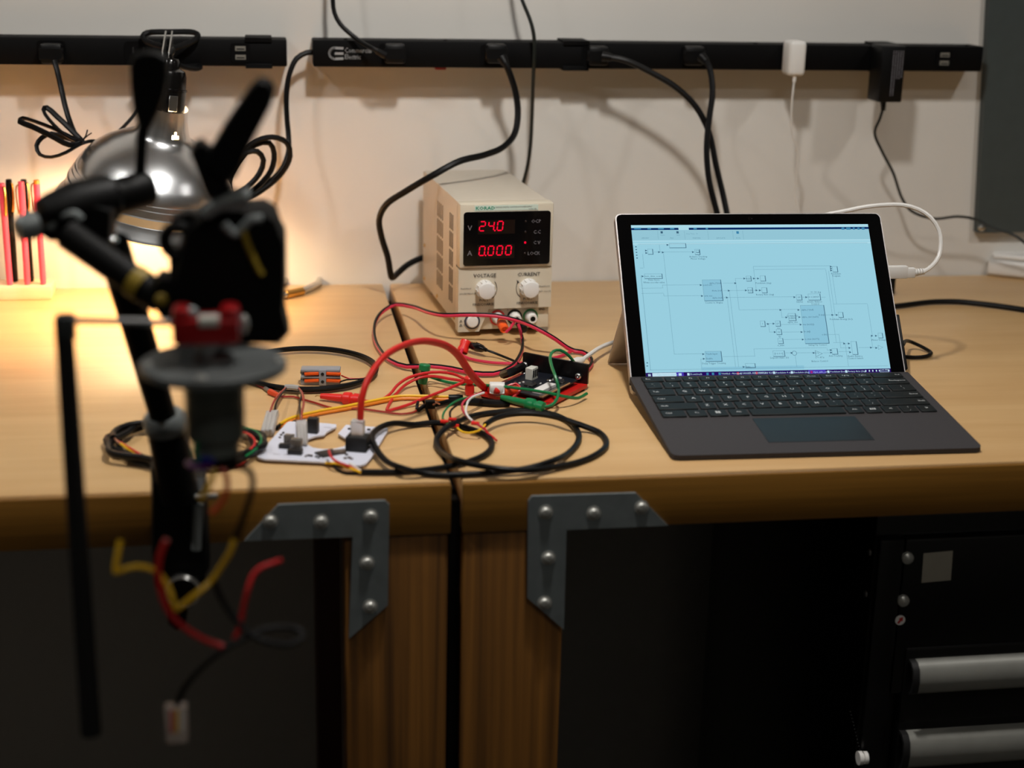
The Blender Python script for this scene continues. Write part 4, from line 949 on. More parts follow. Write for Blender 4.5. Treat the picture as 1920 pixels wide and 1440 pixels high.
# large black cable in loops in front ------------------------------
cpath = z7([(910, 1220), (1150, 1220), (1350, 1208), (1550, 1180), (1720, 1140), (1850, 1080), (1890, 1010), (1850, 950), (1740, 900), (1600, 868), (1450, 850), (1300, 865), (1150, 900), (1040, 950), (990, 1010), (1010, 1070), (1100, 1140), (1250, 1200), (1400, 1235), (1550, 1245)], 0.0032)
k0 = len(cpath)
for i, p in enumerate(cpath):
    if 12 <= i <= 15: p += V((0, 0, 0.0075)) if i in (13, 14) else V((0, 0, 0.006))
cpath[17] = tab(450 + 1250 / 4, 580 + 1200 / 4, 0.009); cpath[16] = tab(450 + 1100 / 4, 580 + 1140 / 4, 0.007); cpath[10] = tab(450 + 1450 / 4, 580 + 850 / 4, 0.004)
cpath += z8([(460, 1318), (700, 1300, 0.004), (900, 1275, 0.006), (1080, 1225, 0.008), (1220, 1160), (1290, 1080), (1300, 1010), (1230, 925), (1120, 872), (1000, 848), (850, 838), (700, 850), (550, 870), (400, 920, 0.009), (280, 990, 0.010), (235, 1050, 0.006), (240, 1110), (300, 1170, 0.005), (400, 1215, 0.010), (540, 1250, 0.010), (700, 1275, 0.010), (900, 1285, 0.008), (1100, 1265, 0.005), (1300, 1225), (1430, 1170), (1500, 1110), (1505, 1060), (1450, 1000), (1350, 960, 0.006), (1250, 925, 0.010), (1100, 880, 0.010), (950, 860, 0.010), (800, 865, 0.010), (680, 895, 0.010), (600, 945, 0.009)], 0.0032)
t = thing('sensor_cable', 'thick black cable in wide loops in front of the tablet', 'cable', at_base(cpath))
b = MB(); b.tube(cpath, 0.0028, 8); b.build('cable', RUBBER, t)
for m_, q in ((RED, [(905, 1218, 0.004), (850, 1190, 0.004), (780, 1165, 0.007), (720, 1140, 0.010), (680, 1100, 0.012), (668, 1060, 0.013)]), (YELLOW, [(905, 1222, 0.004), (820, 1190, 0.004), (740, 1160, 0.004), (640, 1152, 0.004)]), (WHITE, [(905, 1216, 0.004), (860, 1180, 0.005), (820, 1155, 0.007)]), (BLACK, [(905, 1226, 0.002), (800, 1230, 0.0015), (730, 1200, 0.0015), (690, 1150, 0.003)])):
    b = MB(); b.tube(z7(q), 0.0012, 6); b.build('core_wire', m_, t)
for m_, q in ((YELLOW, [(600, 945, 0.010), (550, 990, 0.009), (480, 1008, 0.006), (430, 1000, 0.006), (390, 970, 0.007)]), (RED, [(590, 960, 0.009), (620, 1010, 0.006), (660, 1040, 0.004), (685, 1065, 0.003)]), (PINK, [(600, 985, 0.008), (560, 955, 0.012), (520, 930, 0.013), (460, 880, 0.016), (425, 820, 0.018), (440, 770, 0.018), (500, 730, 0.017), (580, 705, 0.015)]), (WHITE, [(590, 975, 0.008), (500, 915, 0.014), (460, 870, 0.018), (460, 800, 0.020), (500, 740, 0.018), (590, 705, 0.016)]), (GREEN, [(340, 955, 0.008), (280, 900, 0.010), (290, 850, 0.014), (340, 795, 0.018), (430, 750, 0.018), (520, 740, 0.014)]), (BLACK, [(365, 945, 0.008), (340, 900, 0.012), (335, 850, 0.016), (385, 800, 0.017), (450, 760, 0.014)])):
    b = MB(); b.tube(z8(q), 0.0011, 6); b.build('core_wire', m_, t)
for q in ((368, 952, 0.008), (350, 905, 0.012), (520, 935, 0.013), (290, 920, 0.010)):
    c = z8([q])[0]; b = MB(); b.cyl(c - X * 0.003 + Y * 0.001, c + X * 0.004 - Y * 0.0015, 0.0018, n=8); b.build('heat_shrink', mat('red_plastic', (220, 40, 34), 0.35), t)

# black cable ring around the lever connector --------------------------
def oval(cx, cy, rx, ry, a0, a1, n, h0, h1, drift=(0, 0)):
    out = []
    for i in range(n + 1):
        f = i / n; a = math.radians(a0 + (a1 - a0) * f)
        out.append(tab(cx + drift[0] * f + rx * math.cos(a), cy + drift[1] * f + ry * math.sin(a), h0 + (h1 - h0) * f))
    return out
ringp = oval(575, 693, 128, 38, 150, -560, 44, 0.0028, 0.0075, (4, -3))
t = thing('coiled_cable', 'black cable ring lying around the grey lever connector', 'cable', at_base(ringp))
b = MB(); b.tube(ringp, 0.0026, 8); b.build('cable', RUBBER, t)
b = MB(); b.tube(T([(640, 704, 0.010), (652, 709, 0.006), (672, 710, 0.006), (690, 708, 0.008)]), 0.0008, 6); b.build('core_wire', RED, t)
b = MB(); b.tube(T([(638, 716, 0.006), (650, 712, 0.005), (668, 711, 0.006), (684, 710, 0.008)]), 0.0008, 6); b.build('core_wire', BLACK, t)
# grey lever connector with four orange levers
c = tab(601, 723.5, 0); greyp = mat('grey_nylon', (146, 146, 150), 0.45, var=0.04)
t = thing('lever_connector', 'grey wire connector block with four orange levers', 'connector', c, -0.10)
Lw, Ld, Lh = 0.0405, 0.0145, 0.0175
b = MB(); b.box((0, Ld / 2 + 0.001, 0.0026), (Lw, Ld - 0.002, 0.005), bev=0.0006); b.box((0, Ld / 2 + 0.002, Lh / 2), (Lw - 0.001, Ld - 0.004, Lh - 0.001), bev=0.0006); b.box((0, Ld / 2 + 0.0005, Lh - 0.0018), (Lw, Ld, 0.0036), bev=0.0012); b.box((0, Ld / 2, 0.0090), (Lw, Ld, 0.0026), bev=0.0008); b.box((0.0022, 0.0012, Lh / 2), (0.0072, 0.004, Lh - 0.001), bev=0.0004); b.build('body', greyp, t, world=False)
for sx_ in (-1, 1):
    for zz in (0.0054, 0.0128):
        b = MB(); b.box((0.0022 + sx_ * 0.0112, 0.0012, zz), (0.0150, 0.0044, 0.0030), R=Matrix.Rotation(0.05 * sx_, 3, 'Y'), bev=0.0008); b.build('lever', ORANGE, t, world=False)
for zz in (0.0046, 0.0128):
    b = MB(); b.cyl((0.0022, -0.0012, zz), (0.0022, 0.0, zz), 0.0017, n=12); b.build('test_hole', MATTE, t, world=False)
    b = MB(); b.cyl((-Lw / 2 - 0.0004, Ld / 2, zz), (-Lw / 2 + 0.001, Ld / 2, zz), 0.0022, n=12); b.build('wire_hole', MATTE, t, world=False)

# thin red and black pair with two nylon plugs ---------------------------
main = z7([(60, 530), (110, 560), (200, 600), (255, 640), (330, 655), (400, 655), (470, 675), (560, 700), (700, 740), (900, 745), (1000, 758), (1100, 772), (1200, 785), (1290, 775), (1335, 755)], 0.002)
t = thing('hookup_wire', 'thin red hookup wire with two clear plugs hanging off it', 'wire', at_base(main))
b = MB(); b.tube(main, 0.0011, 6); b.build('red_wire', mat('dark_red_insulation', (150, 36, 26), 0.4), t)
b = MB(); b.tube([p + V((0.001, 0.004, 0)) for p in main[:4]], 0.0011, 6); b.build('black_wire', BLACK, t)
for q0, q1 in (((90, 545), (125, 562)), ((190, 592), (230, 618))):
    P_ = z7([q0, q1], 0.0025); b = MB(); b.cyl(P_[0], P_[1], 0.0022, n=8); b.build('solder_joint', DULL, t)
P_ = z7([(225, 618), (290, 648)], 0.003); b = MB(); b.cyl(P_[0], P_[1], 0.0034, 0.0026, n=8); b.build('heat_shrink', mat('orange_red_boot', (214, 70, 30), 0.4), t)
P_ = z7([(340, 585), (440, 592)], 0.007); b = MB(); b.tube([P_[0], (P_[0] + P_[1]) / 2 + Z * 0.0006, P_[1]], 0.0030, 8); b.build('clear_sleeve', clearm, t)
for m_, q in ((RED, [(345, 588, 0.007), (290, 640, 0.012), (250, 700, 0.014), (226, 770, 0.014)]), (BLACK, [(345, 592, 0.007), (300, 650, 0.011), (268, 710, 0.013), (260, 785, 0.012)]), (RED, [(440, 592, 0.007), (468, 630, 0.014), (478, 700, 0.016), (465, 770, 0.020), (460, 838, 0.024)]), (BLACK, [(440, 596, 0.007), (462, 640, 0.012), (448, 700, 0.015), (448, 770, 0.019), (462, 838, 0.024)])):
    b = MB(); b.tube(z7(q), 0.0011, 6); b.build('wire', mat('dark_red_insulation', (150, 36, 26), 0.4) if m_ is RED else BLACK, t)
def nylon(p0, p1, wdt, dpt, t):
    d = (p1 - p0).normalized(); u = V((0.97, -0.1, 0.12)); u = (u - d * u.dot(d)).normalized(); w_ = d.cross(u)
    b = MB(); R_ = basis(u, w_, d)
    b.box((p0 + p1) / 2, (wdt, dpt, (p1 - p0).length), R=R_, bev=0.0008, seg=1)
    for s_ in (-1, 0, 1): b.box((p0 + p1) / 2 + u * s_ * wdt * 0.32 + d * 0.003, (wdt * 0.26, dpt * 1.25, (p1 - p0).length * 0.9), R=R_, bev=0.0006, seg=1)
    return b.build('nylon_plug', clearm, t)
nylon(z7([(245, 775, 0.012)])[0], z7([(205, 925, 0.005)])[0], 0.0120, 0.0062, t)
nylon(z7([(462, 835, 0.024)])[0], z7([(470, 1010, 0.006)])[0], 0.0095, 0.0060, t)

# yellow and orange pair with black ends ------------------------------
yp = z7([(300, 872), (350, 840), (440, 808), (600, 772), (750, 745), (900, 716), (1050, 685), (1200, 660), (1350, 660), (1480, 664), (1570, 666)], 0.0035)
t = thing('signal_wire', 'yellow and orange wire pair with black sleeved ends', 'wire', at_base(yp))
b = MB(); b.tube([p + V((0, 0.001, 0.0012)) for p in yp], 0.0015, 7); b.build('yellow_wire', YELLOW, t)
b = MB(); b.tube([p + V((0, -0.001, -0.0012)) for p in yp], 0.0015, 7); b.build('orange_wire', mat('amber_insulation', (226, 130, 30), 0.4), t)
P_ = z7([(272, 890), (312, 864)], 0.003); b = MB(); b.cyl(P_[0], P_[1], 0.0021, n=8); b.build('sleeve', BLACK, t)
P_ = z7([(1565, 665), (1672, 665)], 0.004); b = MB(); b.cyl(P_[0], P_[1], 0.0036, n=10); b.build('sleeve', BLACK, t)
# black wrapped wire continuing to the controller
bw = z8([(100, 835), (150, 800), (175, 790), (230, 795), (320, 775), (450, 768), (560, 775), (680, 785), (780, 780)], 0.004)
t = thing('wrapped_wire', 'black taped wire ending beside the bench gap', 'wire', at_base(bw))
b = MB(); b.tube(bw, lambda f: 0.0022 + 0.0016 * min(1, max(0, (f - 0.25) * 2.2)), 8); b.build('taped_cable', RUBBER, t)
P_ = z8([(160, 800, 0.006), (210, 785, 0.007)]); b = MB(); b.box((P_[0] + P_[1]) / 2, (0.010, 0.008, 0.008), bev=0.001); b.build('connector_shell', BLACK, t)
b = MB(); b.tube(z8([(210, 795, 0.008), (235, 780, 0.008), (258, 790, 0.006)]), 0.0008, 6); b.build('stripped_end', mat('pale_copper', (214, 150, 120), 0.35, 0.8), t)
b = MB(); b.tube(z7([(1325, 745, 0.002), (1330, 715, 0.005), (1335, 690, 0.004)]), 0.0016, 6); b.build('wire_stub', BLACK, t)

# hook test leads ---------------------------------------------------
redp = mat('red_plastic', (220, 40, 34), 0.35); greenp = mat('green_plastic', (10, 118, 66), 0.35)
def hook(name, label, tipp, tail, m_, wires, wm, grp='hook test clips', fat=0.0066, stub=False):
    t = thing(name, label, 'test clip', V((tipp.x, tipp.y, TZ)), 0, grp)
    d = (tail - tipp); L_ = d.length; k = fat
    if stub: b = MB(); b.lathe([(0.0001, 0), (k * 0.8, 0.0003), (k * 0.9, L_ * 0.2), (k * 0.85, L_ * 0.52), (k * 0.6, L_ * 0.55), (k * 0.6, L_ * 0.66), (k * 1.05, L_ * 0.69), (k * 1.1, L_ * 0.95), (k * 0.9, L_), (0.0001, L_)], tipp, d, 18); b.build('grip', m_, t)
    else: b = MB(); b.lathe([(0.0001, 0), (k * 0.42, 0.0008), (k * 0.55, L_ * 0.30), (k * 0.62, L_ * 0.55), (k * 0.95, L_ * 0.60), (k, L_ * 0.68), (k * 0.98, L_ * 0.76), (k * 0.72, L_ * 0.79), (k * 0.72, L_ * 0.83), (k * 0.92, L_ * 0.85), (k * 0.88, L_ * 0.98), (0.0001, L_)], tipp, d, 16); b.build('grip', m_, t)
    b = MB(); n_ = d.normalized(); b.tube([tipp + n_ * 0.002, tipp - n_ * 0.004, tipp - n_ * 0.0055 - Z * 0.001], 0.0005, 6); b.build('hook', BRASS, t)
    for w_ in wires:
        b = MB(); b.tube(w_, 0.0016, 7); b.build('cable', wm, t)
    return t
hook('hook_clip', 'red hook clip pointing left beside the white circuit board', z7([(602, 650, 0.005)])[0], z7([(905, 678, 0.006)])[0], redp,
     [z7([(900, 680, 0.006), (960, 690, 0.003), (1050, 680, 0.003), (1120, 640, 0.005), (1180, 570, 0.009), (1270, 510, 0.012), (1380, 480, 0.014), (1500, 470, 0.014), (1600, 485, 0.013), (1680, 520, 0.013)])], RED)
hook('hook_clip', 'orange-red hook clip standing behind the label flag', z7([(1722, 640, 0.001)])[0], z7([(1722, 505, 0.020)])[0], redp,
     [z7([(1692, 540, 0.013), (1560, 520, 0.012), (1450, 502, 0.012), (1350, 512, 0.010), (1250, 560, 0.006), (1160, 650, 0.003), (1108, 735, 0.002), (1105, 762, 0.002), (1150, 750, 0.002), (1250, 720, 0.003), (1400, 660, 0.007), (1550, 600, 0.010), (1692, 540, 0.013)])], RED, fat=0.0054, stub=True)
gw = [tab(801, 705, 0.010)] + z8([(185, 585, 0.006), (300, 622, 0.004), (440, 642, 0.006), (600, 650, 0.012), (750, 660, 0.017), (900, 680, 0.018), (1050, 702, 0.018), (1200, 735, 0.012), (1300, 745, 0.006), (1360, 712, 0.006)])
hook('hook_clip', 'green hook clip standing over the gap between benches', z7([(1368, 560, 0.001)])[0], z7([(1388, 410, 0.022)])[0], greenp, [gw], GREEN, fat=0.0056, stub=True)
gl = z8([(1035, 812, 0.008), (1095, 800, 0.010), (1138, 750, 0.014), (1150, 680, 0.020), (1130, 600, 0.030), (1095, 500, 0.038), (1086, 440, 0.042), (1110, 395, 0.043), (1160, 386, 0.041), (1212, 415, 0.036), (1262, 472, 0.026), (1295, 530, 0.014)])
hook('hook_clip', 'green hook clip lying on the controller board, wire looping up', z8([(715, 738, 0.010)])[0], z8([(1045, 818, 0.008)])[0], greenp, [gl], GREEN, fat=0.0062)

# motor controller board on a red plate ----------------------------------
K = {k: tab(*q) for k, q in dict(L=(897, 746), F=(1018, 774), R=(1101, 731), B=(981, 713)).items()}
e1 = (K['R'] - K['F']); e2 = (K['L'] - K['F'])
O_ = K['F']
U1 = e1.normalized(); U2 = e2.normalized(); L1, L2 = e1.length, e2.length
t = thing('motor_controller', 'black motor controller board on a red plate with upright bracket', 'circuit board', O_)
def QP(a, c, h): return O_ + e1 * a + e2 * c + Z * h
b = MB(); b.prism([(0, 0), (L1, 0), (L1, L2 * 0.001), (L1, L2), (0, L2)], O_ + Z * 0.0025, U1, U2, 0.0035); b.build('base_plate', mat('red_plate', (186, 24, 18), 0.4), t, smooth=False)
for a, c in ((0.06, 0.06), (0.94, 0.06), (0.06, 0.94), (0.94, 0.94)):
    p = QP(a, c, 0); b = MB(); b.cyl(p, p + Z * 0.003, 0.004, n=12); b.build('foot', RUBBER, t)
b = MB(); q0 = QP(0.12, 0.10, 0.0098); b.prism([(0, 0), (L1 * 0.80, 0), (L1 * 0.80, L2 * 0.72), (0, L2 * 0.72)], q0, U1, U2, 0.0016); b.build('board', mat('black_solder_mask', (18, 22, 30), 0.35), t, smooth=False)
b = MB(); q0 = QP(0.115, 0.095, 0.0114); b.prism([(0, 0), (L1 * 0.62, 0), (L1 * 0.62, 0.0035), (0, 0.0035)], q0, U1, U2, 0.0016); b.build('metal_edge', STEEL, t, smooth=False)
b = MB(); q0 = QP(0.20, 0.18, 0.0115); b.prism([(0, 0), (L1 * 0.34, 0), (L1 * 0.34, 0.010), (0, 0.010)], q0, U1, U2, 0.003); b.build('slot_connector', WHITE, t, smooth=False)
Rk = Rz(math.atan2(U1.y, U1.x))
# bracket along the rear edge, from B to R
br0 = tab(979, 713, 0.0); br1 = tab(1101, 731, 0.0)
hL = vpl(979, 671, br0, br1).z; hR = vpl(1100, 694, br0, br1).z
bu = (br1 - br0).normalized(); bn = V((-bu.y, bu.x, 0)); bn = bn if bn.y > 0 else -bn; bl_ = (br1 - br0).length
bm_ = mat('black_acrylic_bracket', (12, 11, 12), 0.25)
b = MB(); b.prism([(0, 0), (bl_, 0), (bl_, hR - TZ), (bl_ - 0.002, hR - TZ), (0.001, hL - TZ), (0, hL - TZ - 0.001)], br0 + Z * 0.006, bu, Z, -0.003 if bu.cross(Z).dot(bn) < 0 else 0.003); bk = b.build('bracket', bm_, t, smooth=False)
for px, py in ((985, 684), (982, 702), (1085, 705)):
    c = vpl(px, py, br0, br1) - bn * 0.0005
    b = MB(); b.lathe([(0.0036, 0), (0.0034, -0.0016), (0.0022, -0.0026), (0.0008, -0.0024), (0.0001, -0.0016)], c, bn, 12); b.build('screw', STEEL, t)
for a, c in ((0.66, 0.36), (0.20, 0.55)):
    p = QP(a, c, 0.0115); b = MB(); b.lathe([(0.0034, 0), (0.0034, 0.0014), (0.0024, 0.0024), (0.0001, 0.0024)], p, Z, 12); b.build('screw', STEEL, t)
c = QP(0.62, 0.62, 0.0115); b = MB(); b.box(c + Z * 0.00625, (0.0120, 0.0085, 0.0125), R=Rk, bev=0.0004, seg=1); wc = b.build('white_socket', mat('ivory_socket', (200, 200, 190), 0.4), t)
for k in range(3):
    b = MB(); b.box(c + Z * 0.0066 + Rk @ V((-0.0036 + k * 0.0036, -0.0044, 0)), (0.0022, 0.0006, 0.0075), R=Rk); b.build('socket_opening', MATTE, wc)
random.seed(3)
for k in range(46):
    a, c_ = random.uniform(0.18, 0.86), random.uniform(0.16, 0.74)
    if 0.5 < a < 0.74 and c_ > 0.5: continue
    b = MB(); p = QP(a, c_, 0.0118); b.box(p, (random.uniform(0.001, 0.0032), random.uniform(0.0008, 0.0018), 0.0012), R=Rk); b.build('component', random.choice((DULL, chipm, WHITE, copper)), t, smooth=False)
for a, c_, s_ in ((0.40, 0.48, (0.010, 0.010, 0.0018)), (0.70, 0.20, (0.007, 0.006, 0.0016))):
    b = MB(); b.box(QP(a, c_, 0.0122), s_, R=Rk, bev=0.0002, seg=1); b.build('chip', chipm, t)
b = MB(); b.tube([QP(0.55, 1.02, 0.012), QP(0.45, 0.86, 0.018), QP(0.70, 0.90, 0.016), QP(0.95, 0.92, 0.016)], 0.0046, 8); b.build('black_sleeve', RUBBER, t)
b = MB(); b.tube([QP(0.02, 0.75, 0.010), QP(0.05, 0.62, 0.016), QP(0.14, 0.52, 0.019), QP(0.10, 0.42, 0.015), QP(0.02, 0.48, 0.008)], 0.0013, 6); b.build('jumper_wire', RED, t)

# white usb cable: from the controller round behind the tablet into its side ------------
pe = BO + ax * BW + tup * 0.142 - tno * BT / 2
yq = pe.y
arcp = [(1716, 511), (1732, 509), (1748, 498), (1760, 481), (1764, 456), (1760, 431), (1744, 407), (1721, 392), (1693, 384.5), (1663, 384), (1622, 388), (1583, 396), (1544, 404)]
wp = [aty(x, y, yq + 0.002 + i * 0.006) for i, (x, y) in enumerate(arcp)]
wp += [aty(1480, 430, 1.66), aty(1400, 490, 1.69), tab(1320, 580, 0.010), tab(1240, 618, 0.003), tab(1180, 636, 0.006), tab(1150, 642, 0.010), tab(1125, 652, 0.013), tab(1104, 666, 0.015), tab(1090, 676, 0.016)]
t = thing('usb_cable', 'white usb cable arching from the tablet side to the controller', 'cable', tab(1150, 642))
b = MB(); b.tube(wp, 0.0024, 8); b.build('cable', WHITE, t)
c = aty(1683, 511, yq); 
b = MB(); b.box(aty(1680, 510, yq), (0.024, 0.0080, 0.0135), R=Rz(-0.02), bev=0.001); b.box(aty(1704, 511, yq), (0.013, 0.0075, 0.0105), R=Rz(-0.02), bev=0.001); b.build('plug', WHITE, t)
b = MB()
for k in range(4): b.cyl(aty(1714 + k * 5, 511 - k * 0.6, yq), aty(1717.5 + k * 5, 510.6 - k * 0.6, yq), 0.0042 - k * 0.0003, n=10)
b.build('strain_relief', WHITE, t)
q1 = tab(1092, 675, 0.016); q2 = tab(1056, 689, 0.014)
b = MB(); dq = (q2 - q1).normalized(); b.lathe([(0.0036, 0), (0.0042, 0.004), (0.0052, 0.006), (0.0052, (q2 - q1).length), (0.0001, (q2 - q1).length)], q1, q2 - q1, 12); b.build('plug', WHITE, t)

# coil of black cable with stripped coloured wires, left ---------------------
co = oval(350, 832, 138, 40, -60, -60 - 1190, 84, 0.003, 0.0125, (-4, -4))
co = [p + V((0.006 * math.sin(i * 0.9), 0.004 * math.cos(i * 1.7), 0)) for i, p in enumerate(co)]
t = thing('coiled_cable', 'coil of black cable with stripped coloured wires, lying before the lamp', 'cable', at_base(co))
b = MB(); b.tube(co, 0.0031, 8); b.build('cable', RUBBER, t)
for m_, q in ((RED, [(430, 806, 0.013), (462, 812, 0.014), (478, 826, 0.014), (470, 842, 0.013), (448, 850, 0.011), (440, 862, 0.008), (400, 868, 0.006), (360, 866, 0.006)]), (GREEN, [(440, 800, 0.013), (478, 808, 0.014), (490, 824, 0.014), (480, 842, 0.012), (455, 858, 0.009), (420, 870, 0.005)]), (WHITE, [(440, 868, 0.004), (420, 876, 0.003), (395, 880, 0.002), (370, 876, 0.003)]), (BLACK, [(450, 866, 0.004), (425, 880, 0.002), (395, 884, 0.002)]), (YELLOW, [(226, 832, 0.012), (245, 845, 0.010), (265, 856, 0.008), (290, 862, 0.008)]), (RED, [(222, 828, 0.012), (248, 843, 0.011), (275, 858, 0.009), (300, 864, 0.008)]), (MATS['pale_copper'], [(215, 822, 0.012), (222, 830, 0.012), (235, 838, 0.011)])):
    b = MB(); b.tube(T(q), 0.0012, 6); b.build('core_wire', m_, t)
for q0, q1 in (((448, 866, 0.004), (456, 854, 0.005)), ((442, 872, 0.004), (458, 862, 0.004))):
    b = MB(); b.cyl(tab(*q0), tab(*q1), 0.0024, n=8); b.build('heat_shrink', redp, t)
# ------------------------------------------------------------------ articulated clamp arm on the bench edge
blk = mat('satin_black_arm', (5, 5, 5), 0.5, spec=0.22); grip = mat('black_nylon_grip', (4, 4, 4), 0.6, spec=0.15); dkgrey = mat('grey_cast_metal', (136, 142, 142), 0.45, 0.4); olive = mat('olive_yellow_band', (150, 126, 34), 0.5)
def slab(b, pts, y, th, k=0.9):
    P = [aty(px, py, y) for px, py in pts]
    if sum(P[i].x * P[(i + 1) % len(P)].z - P[(i + 1) % len(P)].x * P[i].z for i in range(len(P))) < 0: P = P[::-1]
    c = sum(P, V()) / len(P); n = len(P); vs = []; lay = ((0.0, k), (0.22, 1.0), (0.78, 1.0), (1.0, k))
    for f, s_ in lay: vs += [c + (p - c) * s_ + Y * th * f for p in P]
    fs = [tuple(range(n)), tuple(range(4 * n - 1, 3 * n - 1, -1))]
    for j in range(3): fs += [(j * n + i, (j + 1) * n + i, (j + 1) * n + (i + 1) % n, j * n + (i + 1) % n) for i in range(n)]
    b.add(vs, fs)
YJ = 1.165
t = thing('articulated_stand', 'black articulated clamp arm gripping the bench edge in the foreground', 'clamp arm', aty(335, 1000, YF - 0.02))
b = MB(); slab(b, [(281, 885), (384, 905), (390, 1000), (392, 1072), (352, 1148), (348, 1178), (330, 1192), (314, 1178), (308, 1130), (288, 1105), (283, 1040)], YJ, 0.040); b.build('clamp_body', blk, t)
jt = aty(335, 925, YJ)
jb = aty(335, 1040, YJ)
b = MB(); b.box((jt.x, YF - 0.003, TZ + 0.008), (0.032, 0.075, 0.011), bev=0.003); b.box((jt.x, YF - 0.031, TZ - 0.03), (0.032, 0.018, 0.085), bev=0.003); b.box((jt.x, YF - 0.003, TZ - TH - 0.010), (0.032, 0.075, 0.011), bev=0.003); b.build('clamp_jaw', blk, t)
b = MB(); b.cyl((jt.x, YF + 0.015, TZ - TH - 0.0045), (jt.x, YF + 0.015, TZ - TH - 0.001), 0.011, n=18); b.cyl((jt.x, YF + 0.015, TZ + 0.0005), (jt.x, YF + 0.015, TZ + 0.0026), 0.011, n=18); b.build('jaw_pad', RUBBER, t)
pv = aty(343, 1104, YJ - 0.002)
b = MB(); b.lathe([(0.0145, 0), (0.0145, -0.006), (0.0120, -0.008), (0.0118, -0.0075), (0.0116, 0)], pv, Y, 28); b.build('pivot_ring', STEEL, t)
b = MB(); b.lathe([(0.0115, 0.002), (0.0110, -0.005), (0.0060, -0.007), (0.0001, -0.0072)], pv, Y, 22); b.build('pivot_cap', blk, t)
c = aty(330, 917, YJ - 0.006); b = MB(); b.sphere(c, 0.0078, 14, (1.1, 0.9, 0.75)); b.build('clamp_bolt', STEEL, t)
b = MB(); b.cyl(aty(355, 932, YJ - 0.004), aty(408, 930, YJ - 0.004), 0.0024, n=10); b.build('tommy_bar', STEEL, t)
b = MB(); b.cyl(aty(372, 945, YJ - 0.002), aty(368, 1030, YJ - 0.002), 0.0042, n=12); b.build('clamp_screw', dkgrey, t)
# socket on top of the clamp, lower arm
s0 = aty(338, 935, YJ + 0.004); s1 = aty(311, 800, YJ - 0.006)
b = MB(); b.cyl(s0, s1, 0.0155, 0.0150, n=24); b.build('arm_socket', blk, t)
b = MB(); d = (s1 - s0).normalized(); b.lathe([(0.0150, -0.004), (0.0165, -0.002), (0.0165, 0.008), (0.0140, 0.0115), (0.0001, 0.0115)], s1, d, 24); b.build('socket_collar', dkgrey, t)
e0 = aty(210, 455, 1.08)
b = MB(); b.cyl(s1 + d * 0.002, e0, 0.0102, 0.0118, n=20); b.build('lower_arm', grip, t)
# elbow: barrel, lever, end knob
k0 = aty(62, 402, 1.045); k1 = aty(205, 372, 1.075); k2 = aty(282, 352, 1.09); dk = (k1 - k0).normalized(); Lk = (k1 - k0).length
b = MB(); b.lathe([(0.0001, 0.004), (0.0095, 0.005), (0.0120, 0.012), (0.0165, 0.030), (0.0165, Lk), (0.0140, Lk + 0.003), (0.0001, Lk + 0.003)], k0, dk, 26); b.build('elbow_barrel', blk, t)
d2 = (k2 - k1).normalized(); L2_ = (k2 - k1).length
b = MB(); b.lathe([(0.0128, 0), (0.0128, L2_ - 0.004), (0.0110, L2_), (0.0001, L2_)], k1, d2, 24); b.build('elbow_sleeve', blk, t)
b = MB(); kb0 = aty(66, 420, 1.042); kb1 = aty(32, 431, 1.035); b.lathe([(0.0095, 0), (0.0085, (kb1 - kb0).length * 0.8), (0.0065, (kb1 - kb0).length), (0.0001, (kb1 - kb0).length)], kb0, kb1 - kb0, 18); b.build('end_knob', dkgrey, t)
b = MB(); slab(b, [(58, 405), (90, 380), (160, 375), (215, 395), (212, 450), (175, 470), (140, 458), (88, 455), (62, 435)], 1.05, 0.036); b.build('elbow_joint', blk, t)
b = MB(); ac = [(94, 428), (104, 410), (122, 402), (142, 402), (152, 412)]; b.tube([aty(x, y, 1.045) for x, y in ac], 0.0030, 8); b.build('joint_ring', dkgrey, t)
b = MB(); c = aty(68, 411, 1.046); b.lathe([(0.0001, -0.001), (0.0030, -0.001), (0.0030, 0.002)], c, Y, 12); b.build('joint_screw', STEEL, t)
b = MB(); c = aty(204, 450, 1.058); b.sphere(c, 0.0042, 10, (1.6, 1, 0.9)); b.build('joint_bolt', STEEL, t)
lv = [aty(x, y, 1.085) for x, y in ((263, 345), (264, 300), (267, 255), (271, 225))]
b = MB(); b.tube(lv, 0.0038, 10); b.build('lever_stem', grip, t)
b = MB(); slab(b, [(260, 240), (249, 205), (244, 165), (243, 122), (249, 104), (268, 96), (294, 97), (313, 107), (315, 140), (309, 178), (296, 214), (281, 242)], 1.075, 0.014); b.build('lever_paddle', grip, t)
# upper arm to the head clamp
u0 = aty(128, 440, 1.04); u1 = aty(300, 560, 1.005)
b = MB(); b.cyl(u0, u1, 0.0105, 0.0100, n=20); b.build('upper_arm', blk, t)
du = (u1 - u0).normalized()
b = MB(); b.cyl(u1 - du * 0.022, u1 - du * 0.013, 0.0112, n=20); b.build('arm_band', olive, t)
b = MB(); slab(b, [(282, 540), (298, 520), (330, 525), (345, 560), (335, 605), (300, 600), (285, 575)], 0.99, 0.030); b.build('wrist_joint', blk, t)
b = MB(); c = aty(303, 562, 0.988); b.sphere(c, 0.0044, 10); b.build('joint_bolt', olive, t)
b = MB(); slab(b, [(330, 490), (345, 430), (378, 405), (410, 390), (450, 388), (470, 398), (497, 396), (520, 410), (530, 438), (538, 452), (539, 530), (535, 590), (545, 632), (525, 655), (330, 652), (322, 600), (318, 540)], 0.985, 0.060, 0.93); hb = b.build('head_clamp', grip, t)
ey = aty(335, 452, 1.0)
b = MB(); b.tube([ey + V((0.0088 * math.cos(a), 0, 0.0095 * math.sin(a))) for a in [k * PI / 6 for k in range(12)]], 0.0040, 8, closed=True, step=0.003); b.build('eyelet', blk, t)
